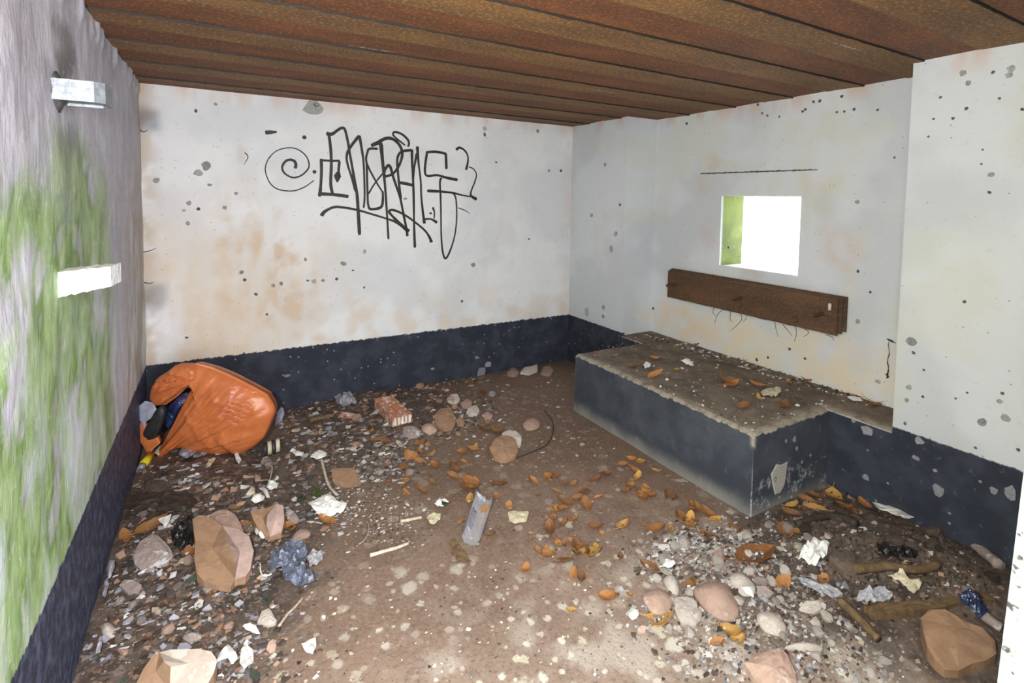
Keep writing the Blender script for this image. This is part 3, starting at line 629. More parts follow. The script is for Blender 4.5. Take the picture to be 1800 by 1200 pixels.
# ---- traced rock: outline from the photograph, real height, resting on the floor
ROUND = ('round', 'smooth', 'pebble', 'boulder', 'oval')
def rock(name, label, cat, poly, h, mat, n=15, group=None, on='floor', seed=0, mat2=None):
    rs = random.Random(seed+int(poly[0][0]*7)); rnd = any(w in label for w in ROUND)
    if rnd: n = 20
    poly = resample(poly, n)
    if rnd: poly = [tuple((poly[k-1][i]+2*poly[k][i]+poly[(k+1)%n][i])/4 for i in (0, 1)) for k in range(n)]
    y0 = min(p[1] for p in poly); y1 = max(p[1] for p in poly); dome = .55 if rnd else .16
    fz = lambda s: h*(1-dome)*(.22+.62*s)
    ring = []
    for x, y in poly:
        s = (y1-y)/max(1, y1-y0); ring.append((place(x, y, on, fz(s)), s))
    c = Vector((0,0,0))
    for p, s in ring: c += p
    c /= n; c.z = zat(c, on); V = []; off = Vector((rs.uniform(-.25, .25), rs.uniform(-.25, .25), 0))*h
    lev = ((.95, -1), (1., 0), (.93, 0), (.76, 0), (.5, 0), (.24, 0)) if rnd else ((.96, -1), (1., 0), (.9, 0), (.55, 0))
    for q, b in lev:
        for k, (p, s) in enumerate(ring):
            d = Vector((p.x-c.x, p.y-c.y, 0)); j = 1+(0 if rnd else rs.uniform(-.05, .05)*(q < .95))
            sq = .5+(s-.5)*q; z = -.006 if b else fz(sq)+dome*h*(1-q**2.2)+(0 if rnd else rs.uniform(-.05, .05)*h*(q < .95))
            V.append(d*(q*j)+off*(1-q)*(0 if b else 1)+Vector((0,0,z)))
    V.append(off+Vector((0, 0, fz(.5)+dome*h)))
    m = len(lev); F = [(r*n+k, r*n+(k+1)%n, (r+1)*n+(k+1)%n, (r+1)*n+k) for r in range(m-1) for k in range(n)]+[((m-1)*n+k, (m-1)*n+(k+1)%n, m*n) for k in range(n)]+[tuple(range(n-1,-1,-1))]
    mi = None; mats = [mat]
    if mat2:
        mats.append(mat2); mi = []
        for f in F:
            q = sum((V[i] for i in f), Vector((0,0,0)))/len(f); mi.append(1 if q.dot(RT) > .25*abs(q.dot(nbk))-.0+.02 else 0)
    return ob(name, mesh(name, V, F, mats, rnd, mi), c, label=label, cat=cat, group=group)
nbk = Vector((FW.x, FW.y, 0)).normalized()
def ridge_rock(name, label, cat, left, crease, right, h, lo, m1, m2):
    # left: outline from the crease's far end round the left to its near end; right likewise; crease: far to near
    def up(q, z): return place(q[0], q[1], 'floor', z)
    y0 = min(q[1] for q in left+right+crease); y1 = max(q[1] for q in left+right+crease)
    fz = lambda q: h*(lo+(.75-lo)*(y1-q[1])/(y1-y0))
    Lp = [up(q, fz(q)) for q in left]; Rp = [up(q, fz(q)) for q in right]
    Cp = [up(q, h*(.55+.4*(y1-q[1])/(y1-y0)) if 0 < i < len(crease)-1 else fz(q)) for i, q in enumerate(crease)]
    allp = Lp+Rp+Cp; c = sum(allp, Vector((0,0,0)))/len(allp); c.z = height(c.x, c.y)
    V, F, mi = [], [], []
    def fan(pts, m):
        ctr = sum(pts, Vector((0,0,0)))/len(pts)+Vector((0,0,.02*h)); b = len(V); V.extend(q-c for q in pts); V.append(ctr-c); k = len(pts)
        for i in range(k): F.append((b+i, b+(i+1)%k, b+k)); mi.append(m)
    fan([Cp[0]]+Lp+[Cp[-1]]+Cp[-2:0:-1], 0); fan([Cp[0]]+Cp[1:-1]+[Cp[-1]]+Rp[::-1], 1)
    rim = [Cp[0]]+Lp+[Cp[-1]]+Rp[::-1]; k = len(rim); b = len(V)
    for q in rim: V.append(q-c)
    for q in rim: d = Vector((q.x-c.x, q.y-c.y, 0))*.97; V.append(d+Vector((0,0,-.006)))
    for i in range(k): F.append((b+i, b+k+i, b+k+(i+1)%k, b+(i+1)%k)); mi.append(0)
    F.append(tuple(b+k+i for i in range(k))); mi.append(0)
    return ob(name, mesh(name, V, F, [m1, m2], False, mi), c, label=label, cat=cat)
# ---- traced sheet: thin crumpled patch
def sheet(name, label, cat, poly, mat, lift=.01, crumple=.012, thick=.0015, on='floor', group=None, rings=5, n=26, dome=0., parent=None, part=False, fr=14, seed=1):
    poly = resample(poly, n); P = [place(x, y, on) for x, y in poly]
    c = Vector((0,0,0))
    for p in P: c += p
    c /= n; c.z = zat(c, on); V = []
    for lay in (0, 1):
        for r in range(rings+1):
            q = r/rings
            for k, p in enumerate(P):
                d = Vector((p.x-c.x, p.y-c.y, 0))*q; w = c+d
                z = (zat(w, on)-c.z)+lift+dome*(1-q*q)+crumple*noise.noise(Vector((w.x*fr*3, w.y*fr*3, seed)))+.4*crumple*noise.noise(Vector((w.x*fr*9, w.y*fr*9, seed)))
                z = max(z, zat(w, on)-c.z+.001)
                V.append(d+Vector((0,0,z-(thick if lay else 0))))
    m = (rings+1)*n; F = []
    for r in range(rings):
        for k in range(n):
            a, b, e, f = r*n+k, r*n+(k+1)%n, (r+1)*n+(k+1)%n, (r+1)*n+k
            F += [(a, f, e, b), (m+a, m+b, m+e, m+f)]
    for k in range(n): F.append((rings*n+k, m+rings*n+k, m+rings*n+(k+1)%n, rings*n+(k+1)%n))
    return ob(name, mesh(name, V, F, [mat]), c, label=label, cat=cat, group=group)
def stick(name, label, cat, pts, r, mat, on='floor', lift=0., group=None, n=7, k=4):
    P = []
    for q in pts: p = place(q[0], q[1], on, (q[2] if len(q) > 2 else 0)); P.append(p+Vector((0,0,0)))
    P = catmull(P, k)
    for p in P:
        zz = zat(p, on)+ (r[0] if isinstance(r, list) else r)*.9
        if p.z < zz: p.z = zz
    m = len(P); rad = [(r if not isinstance(r, list) else r[0]+(r[-1]-r[0])*i/(m-1))*(1+.15*noise.noise(Vector((i*.8, r if not isinstance(r, list) else r[0], 3)))) for i in range(m)]
    c = P[m//2].copy(); c.z = min(p.z for p in P); V, F = tube([p-c for p in P], rad, n); return ob(name, mesh(name, V, F, [mat], True), c, label=label, cat=cat, group=group)

# ------------------------------------------------------------------ orange bag and what spills out of it
nb = Vector((FW.x, FW.y, 0)).normalized()                       # towards the back of the room
def upright(px, py, p0):                                        # point on the upright plane through p0 facing the doorway
    d = FW*FPX + RT*(px-900) - UP*(py-CY); t = (p0-CAM).dot(nb)/d.dot(nb); return CAM+d*t
bag0 = hit(395, 797, 2, 0)
def inflate(poly, p0, front, back, n=90, rings=22, wr=.004, pw=.55, seed=0, folds=None, flat=False):
    poly = resample(poly, n); P = [upright(x, y, p0) for x, y in poly]
    c = Vector((0,0,0))
    for p in P: c += p
    c /= n; V = []
    for side in (-1, 1):
        for r in range(rings+1):
            q = r/rings
            for p in P:
                w = c+(p-c)*q; th = (max(0, 1-q**2.4))**pw*(front if side < 0 else back)
                wob = wr*(noise.noise(Vector((w.x*9, w.z*9, seed)))+.7*noise.noise(Vector((w.x*22, w.z*22, seed+3))))*(1-q**6)
                if folds and side < 0:
                    f0 = folds; dx, dz = w.x-f0.x, w.z-f0.z; a = math.atan2(dz, dx); d = math.hypot(dx, dz)
                    rid = 1-abs(noise.noise(Vector((a*5.5, d*1.2, seed+1))))*2; wob += .022*max(0, rid)**3*ss(d, .7, .1)*(1-q**8)
                    rid = 1-abs(noise.noise(Vector((w.x*5+w.z*3, w.z*5-w.x*2, seed+8))))*2.4; wob += .008*max(0, rid)**3*(1-q**8)
                    rid = 1-abs(noise.noise(Vector((a*15, d*1.6, seed+4))))*2.2; wob += .010*max(0, rid)**3*ss(d, .05, .2)*(1-q**8)
                    rid = 1-abs(noise.noise(Vector(((w.x+w.z)*4, (w.z-w.x)*16, seed+6))))*2.6; wob += .006*max(0, rid)**2*(1-q**8)
                w = w + nb*side*(th+wob)
                if w.z < .006: w.z = .006
                V.append(w)
    m = (rings+1)*n; F = []
    for s_ in (0, 1):
        for r in range(rings):
            for k in range(n):
                a, b, e, f = s_*m+r*n+k, s_*m+r*n+(k+1)%n, s_*m+(r+1)*n+(k+1)%n, s_*m+(r+1)*n+k
                F.append((a, f, e, b) if not s_ else (a, b, e, f))
    for k in range(n): F.append((rings*n+k, m+rings*n+k, m+rings*n+(k+1)%n, rings*n+(k+1)%n))
    return V, F
tip = upright(274, 806, bag0)
body = [(345,672),(352,658),(345,646),(330,640),(345,637),(375,645),(410,660),(445,678),(472,693),(483,712),(485,722),(478,742),(466,768),(452,782),(430,796),(424,800),(412,794),(385,800),(350,795),(320,785),(305,790),(290,802),(272,809),(276,796),(292,770),(305,745),(318,718),(332,692)]
bag = thing('plastic_bag', 'large torn orange plastic bag full of rubbish in the far left corner', 'plastic bag', Vector((bag0.x, bag0.y, 0)))
V, F = inflate(body, bag0, .075, .20, n=130, rings=34, folds=tip); ob('bag_body', mesh('bag_body', shift(V, bag.location), F, ['orange'], True), parent=bag)
flap = [(346,672),(356,660),(350,646),(336,638),(320,638),(308,642),(296,652),(280,662),(269,677),(265,694),(267,706),(275,711),(290,712),(300,705),(314,695),(324,684),(336,677)]
V, F = inflate(flap, bag0-nb*.02, .05, .08, 60, 14, .010, .5, 5, folds=upright(350, 660, bag0)); ob('bag_flap', mesh('bag_flap', shift(V, bag.location), F, ['orange'], True), parent=bag)
low = [(246,742),(240,748),(238,760),(242,772),(250,782),(258,795),(264,797),(268,790),(282,778),(278,768),(262,770),(254,758),(258,745)]
V, F = inflate(low, bag0-nb*.05, .012, .05, 50, 8, .006, .5, 9); ob('bag_lip', mesh('bag_lip', shift(V, bag.location), F, ['orange'], True), parent=bag)
# faded print: pale lines sitting on the bag surface
bb = [o for o in bag.children if o.name.startswith('bag_body')][0]
from mathutils.bvhtree import BVHTree
bv = BVHTree.FromPolygons([v.co+bag.location for v in bb.data.vertices], [tuple(p.vertices) for p in bb.data.polygons])
def on_bag(px, py):
    d = (FW*FPX + RT*(px-900) - UP*(py-CY)).normalized(); r = bv.ray_cast(CAM, d)
    return (r[0]-d*.0015) if r[0] else None
for i in range(8):
    x0 = 411-i*3.2+ (0 if i else 0); y0 = 677+i*8; x1 = x0+44-i*1.2+random.uniform(-6, 4); y1 = y0+14
    pts = []
    for k in range(15):
        f = k/14; p = on_bag(x0+(x1-x0)*f, y0+(y1-y0)*f+1.4*math.sin(k*1.3+i))
        if p: pts.append(p)
    if len(pts) > 3:
        V, F = [], []
        for k, p in enumerate(pts):
            w = Vector((0,0,.0042*(.6+.5*random.random()))); V += [p-w, p+w]
        for k in range(len(pts)-1): F.append((2*k, 2*k+1, 2*k+3, 2*k+2))
        c = pts[0]; ob('print_line', mesh('print_line', shift(V, bag.location), F, ['print']), parent=bag, label='faded pink printed line')
pp = [on_bag(x, y) for x, y in ((406,680),(417,680),(414,692),(409,702),(402,712),(397,722),(388,734),(382,733),(393,718),(402,702))]
if all(pp):
    c = sum(pp, Vector((0,0,0)))/len(pp); c2 = on_bag(403, 706) or c
    V = pp+[c2]; F = [(k, (k+1)%10, 10) for k in range(10)]; ob('print_patch', mesh('print_patch', shift(V, bag.location), F, ['print']), parent=bag, label='faded pink printed block')
# blue bag inside the mouth
V, F = inflate([(322,690),(334,690),(338,700),(326,712),(318,725),(310,742),(302,752),(294,750),(291,735),(294,720),(303,705)], bag0+nb*.01, .05, .06, 50, 10, .016, .5, 12)
c = Vector((upright(310, 725, bag0).x, bag0.y, 0)); c.z = min(v.z for v in V); ob('blue_bag', mesh('blue_bag', shift(V, c), F, ['blue'], True), c, label='crumpled dark blue plastic bag inside the mouth of the orange bag', cat='plastic bag')
# black shoe: sole and upper
sh = [(283,712),(291,716),(292,726),(287,742),(281,758),(274,769),(263,772),(254,769),(251,762),(257,750),(266,735),(274,720)]
V, F = inflate(sh, bag0-nb*.055, .022, .03, 40, 8, .002, .45, 2); c = Vector(V[0]); c.z = min(v.z for v in V)
t = thing('black_shoe', 'black rubber shoe poking out of the orange bag mouth', 'shoe', c); ob('upper', mesh('upper', shift(V, c), F, ['black'], True), parent=t)
so_ = [(284,711),(293,716),(293,728),(287,746),(281,761),(274,771),(262,774),(258,773),(270,768),(277,755),(284,738),(288,724)]
V, F = inflate(so_, bag0-nb*.045, .03, .02, 40, 6, .001, .3, 2); ob('sole', mesh('sole', shift(V, c), F, ['black'], True), parent=t)
V, F = inflate([(232,730),(240,716),(252,707),(255,704),(270,708),(275,718),(273,728),(264,736),(257,741),(254,752),(249,748),(248,740),(236,742)], bag0-nb*.06, .006, .006, 50, 8, .006, .5, 3)
c = Vector(V[0]); c.z = min(v.z for v in V); ob('torn_card', mesh('torn_card', shift(V, c), F, ['lilac']), c, label='torn grey lilac card standing against the left wall by the orange bag', cat='card')
V, F = inflate([(482,755),(484,735),(488,722),(494,714),(499,718),(500,728),(496,740),(488,745)], hit(490, 750, 2, 0), .012, .012, 40, 6, .002, .5, 4)
c = Vector(V[0]); c.z = 0; ob('plastic_scrap', mesh('plastic_scrap', shift(V, c), F, ['lilac'], True), c, label='pale grey plastic flap standing behind the right end of the orange bag', cat='plastic scrap')
# yellow can
a, b = hit(265, 799, 2, .022), hit(247, 823, 2, .022); c = (a+b)/2; c.z = height(c.x, c.y)
t = thing('yellow_can', 'yellow cylindrical can lying below the orange bag by the left wall', 'can', c)
V, F = tube([a-c, (a-c).lerp(b-c, .86)], .021, 16); ob('can_body', mesh('can_body', V, F, ['yellow'], True), parent=t)
V, F = tube([(a-c).lerp(b-c, .86), (a-c).lerp(b-c, .9), b-c], [.0215,.018,.017], 16); ob('can_rim', mesh('can_rim', V, F, ['galv'], True), parent=t, label='bare metal end of the can')
# striped cut cup
c = hit(478, 797, 2, 0); t = thing('plastic_cup', 'cut cream and navy striped plastic cup right of the orange bag', 'cup', c)
for k, m in enumerate(['black','cream','black','cream']):
    V, F = [], []; nn = 14
    for i in range(nn+1):
        a = -.3+4.9*i/nn
        for r, x in ((.036, -.05+.024*k), (.037, -.05+.024*k+.023), (.034, -.05+.024*k+.023), (.033, -.05+.024*k)): V.append(Vector((x*.9, .2*x+r*math.cos(a), .038+r*math.sin(a))))
    for i in range(nn):
        for j in range(4): F.append((i*4+j, i*4+(j+1)%4, i*4+4+(j+1)%4, i*4+4+j))
    ob('stripe_band', mesh('stripe_band', V, F, [m], True), parent=t)

# ------------------------------------------------------------------ named stones
ROCKS = [
 ('stone_pink', .12, 'pinkish stone directly behind the big tan sandstone block', [(368,905),(380,898),(397,896),(412,902),(424,925),(429,938),(420,934),(392,928)]),
 ('stone_grey', .09, 'grey pink rough stone near the left wall with chalky white streaks', [(233,978),(245,955),(268,938),(285,948),(306,972),(300,983),(280,992),(255,1003),(238,995)]),
 ('stone_tan', .09, 'faceted brown stone in the middle of the floor with a paler one behind', [(860,787),(868,771),(885,763),(905,768),(912,790),(905,805),(885,812),(868,805)]),
 ('stone_pale', .08, 'pale pink stone tucked behind the faceted brown stone mid floor', [(882,762),(892,756),(908,758),(918,768),(915,785),(905,780)]),
 ('stone_pink', .05, 'flattish pink pebble alone between the brown stone and the bench', [(918,746),(925,737),(938,732),(950,738),(950,748),(940,755),(925,756)]),
 ('stone_tan', .03, 'flat pinkish brown slab of stone near the crumpled wrapper and white paper', [(582,824),(605,822),(625,823),(632,838),(636,852),(612,857),(585,850)]),
 ('stone_pink', .04, 'long rounded pink pebble left of the white crumpled paper', [(511,946),(520,934),(530,928),(545,932),(547,940),(535,947),(518,951)]),
 ('stone_grey', .04, 'small grey pink stone right of the brown stone with a pink face', [(502,900),(510,894),(518,900),(527,912),(520,920),(507,918)]),
 ('stone_tan', .08, 'largest brown stone in the rubble heap by the back wall', [(763,728),(775,715),(792,712),(798,728),(802,745),(795,757),(780,758),(766,748)]),
 ('stone_pink', .05, 'rounded pink stone at the front of the rubble heap by the back wall', [(740,750),(750,742),(762,744),(770,756),(760,763),(744,760)]),
 ('stone_grey', .05, 'white topped pink stone beside the broken brick', [(708,757),(715,748),(730,748),(741,758),(738,766),(722,770),(710,766)]),
 ('stone_dark', .05, 'grey brown triangular stone right of the broken brick', [(738,733),(750,718),(760,728),(762,736),(748,740)]),
 ('stone_pale', .05, 'whitish stone at the right of the rubble heap', [(819,724),(824,714),(838,712),(843,722),(838,731),(824,731)]),
 ('stone_pale', .04, 'cream stone at the top of the rubble heap by the yellow leaf', [(786,702),(792,694),(804,693),(809,702),(802,710),(790,709)]),
 ('stone_pink', .04, 'pink stone behind the whitish stone in the rubble heap', [(810,708),(820,702),(830,706),(828,716),(814,718)]),
 ('stone_pink', .04, 'dull pink stone at the far right of the rubble heap', [(850,728),(857,722),(866,730),(862,740),(852,738)]),
 ('stone_tan', .04, 'dull brown stone between the whitish stone and the largest brown one', [(801,738),(808,728),(816,738),(815,750),(805,750)]),
 ('stone_pink', .05, 'rounded pink stone against the foot of the back wall', [(890,656),(897,646),(908,645),(914,655),(905,663),(893,662)]),
 ('stone_pale', .05, 'pale jagged stone at the foot of the back wall', [(914,657),(922,645),(935,643),(944,640),(946,650),(930,659)]),
 ('stone_pink', .05, 'pink stone in the far right corner by the bench', [(950,655),(955,644),(966,642),(973,650),(968,660),(955,660)]),
 ('stone_pink', .05, 'smooth round pink stone leftmost of the near right stones', [(1127,1050),(1138,1038),(1155,1030),(1172,1036),(1184,1056),(1178,1072),(1160,1081),(1145,1076)]),
 ('stone_pale', .06, 'upright oblong pale stone between the two near pink stones', [(1187,1050),(1210,1047),(1225,1055),(1228,1085),(1222,1103),(1200,1098),(1186,1075)]),
 ('stone_pale', .05, 'oval pale pink stone behind the smooth round pink one', [(1165,1018),(1178,1008),(1190,1016),(1195,1038),(1190,1048),(1176,1040)]),
 ('stone_pink', .09, 'biggest blotchy pink boulder among the near right stones', [(1213,1040),(1225,1030),(1245,1024),(1260,1018),(1278,1026),(1292,1045),(1301,1065),(1300,1085),(1285,1096),(1265,1088),(1240,1075),(1228,1055)]),
 ('stone_pale', .05, 'whitish angular stone right behind the blotchy pink boulder', [(1280,1018),(1290,1007),(1308,1010),(1330,1030),(1326,1046),(1305,1047)]),
 ('stone_grey', .04, 'grey stone right of the whitish angular stone', [(1330,1030),(1345,1028),(1360,1042),(1352,1050),(1332,1046)]),
 ('stone_pale', .05, 'pale rounded stone right of the blotchy pink boulder', [(1328,1080),(1338,1072),(1358,1075),(1376,1090),(1385,1105),(1372,1118),(1345,1112),(1334,1098)]),
 ('stone_pink', .09, 'pink brown stone cut off by the bottom edge right of centre', [(1308,1165),(1330,1152),(1352,1140),(1370,1135),(1385,1150),(1398,1180),(1402,1205),(1335,1208)]),
 ('stone_tan', .17, 'large orange brown sandstone at the lower right', [(1618,1085),(1625,1070),(1650,1063),(1675,1072),(1700,1085),(1735,1105),(1755,1130),(1750,1158),(1715,1165),(1685,1182),(1660,1182),(1632,1150),(1625,1120)]),
 ('stone_dark', .05, 'mossy brown stone near the left wall below the yellow can', [(253,862),(258,845),(285,842),(303,850),(302,862),(280,868)]),
 ('stone_dark', .07, 'dark brown stone near the torn white paper at right', [(1457,985),(1468,966),(1488,960),(1500,968),(1510,990),(1512,1008),(1500,1012),(1478,1005)]),
 ('stone_pink', .03, 'small pink stone at the bottom near the white cloth strip', [(468,1140),(472,1127),(480,1122),(486,1132),(484,1143),(474,1147)]),
 ('stone_grey', .04, 'purplish grey stone beside the navy skirting at lower left', [(210,1030),(218,1020),(235,1018),(250,1028),(245,1040),(225,1044)]),
 ('stone_grey', .03, 'flat grey brown pebble just behind the large tan stone at bottom left', [(319,1120),(328,1110),(345,1110),(358,1119),(350,1127),(330,1129)]),
 ('stone_dark', .04, 'green brown stone right of the big tan sandstone block, lower down', [(420,1095),(428,1085),(440,1083),(442,1096),(432,1104),(420,1104)]),
 ('stone_pale', .03, 'pale round disc shaped pebble by the left wall at the bottom', [(177,1108),(182,1096),(194,1094),(204,1104),(204,1116),(195,1122),(182,1119)]),
 ('stone_pale', .05, 'pinkish white stone left of the pale green twig', [(452,1092),(460,1072),(474,1068),(480,1080),(488,1094),(470,1100)]),
 ('stone_pink', .03, 'pink chip of stone at the left end of the near right group', [(1120,1105),(1128,1098),(1136,1102),(1134,1110),(1124,1112)]),
 ('stone_pale', .04, 'long pale flint shard right of the pale rounded stone', [(1375,1140),(1390,1130),(1420,1128),(1452,1140),(1440,1148),(1405,1142)]),
 ('stone_pale', .04, 'chalky block among pale rubble right of the whitish stone', [(1405,1068),(1415,1055),(1440,1055),(1446,1070),(1430,1078)]),
]
for m, h, lab, poly in ROCKS: rock('stone', lab, 'stone', poly, h*.72, m, mat2='stone_pink' if 'pink face' in lab or 'pink right face' in lab else None)
ridge_rock('stone', 'big tan sandstone block with a pink right face at lower left', 'stone', [(372,910),(362,906),(350,905),(338,912),(343,950),(342,985),(346,1008),(358,1020),(385,1029),(406,1030)], [(390,923),(402,955),(414,990),(413,1018)], [(420,930),(438,942),(446,968),(440,1000),(432,1012)], .12, .2, 'stone_tan', 'stone_lilac')
ridge_rock('stone', 'brown stone with a pink right face beside broken white crockery', 'stone', [(470,892),(452,895),(440,897),(446,915),(455,930),(466,938)], [(486,885),(470,905),(468,922),(474,943)], [(498,888),(500,915),(495,935)], .10, .2, 'stone_tan', 'stone_lilac')
ridge_rock('stone', 'large tan stone with a pale top cut off by the bottom edge at left', 'stone', [(270,1150),(252,1175),(235,1210),(262,1216)], [(280,1146),(288,1162),(300,1172),(298,1214)], [(300,1141),(350,1140),(372,1145),(382,1160),(376,1182),(360,1212)], .11, .3, 'stone_tan', 'stone_top')
# broken hollow brick
a0, a1, a2 = fl(658, 716), fl(690, 752), fl(716, 735)
ax = (a1-a0); ax.z = 0; L = ax.length; ax.normalize(); ay = Vector((-ax.y, ax.x, 0)); ay = ay if ay.dot(a2-a1) > 0 else -ay; wd_ = max(.07, (a2-a1).dot(ay))
t = thing('broken_brick', 'broken orange brick with white mortar and a ribbed end', 'brick', Vector((a0.x, a0.y, height(a0.x, a0.y))))
hb = .055
V, F = grid_slab(10, 8, lambda u, v: ax*(L*u)+ay*(wd_*v)+Vector((0,0,hb+.006*noise.noise(Vector((u*7, v*5, 1)))-(.012 if abs(v-.55) < .14 and u > .1 else 0)+.006*(u < .05))), lambda u, v: ax*(L*u)+ay*(wd_*v)+Vector((0,0,-.003)))
ob('brick_body', mesh('brick_body', V, F, ['brick']), parent=t)
for k in range(5):
    V, F = [], []; c0 = ax*(L-.001)+ay*(wd_*(.08+.185*k))
    for x, y_, z in [(i, j, k_) for i in (0, .006) for j in (0, .012) for k_ in (.004, hb-.004)]: V.append(c0+ax*x+ay*y_+Vector((0,0,z)))
    F = [(0,1,3,2),(4,6,7,5),(0,4,5,1),(2,3,7,6),(0,2,6,4),(1,5,7,3)]; ob('end_rib', mesh('end_rib', V, F, ['plaster']), parent=t)
rock('brick_shard', 'thin curved orange brick shard left of the broken brick', 'brick', [(585,720),(600,723),(618,725),(632,729),(631,734),(610,734),(592,731)], .03, 'brick')

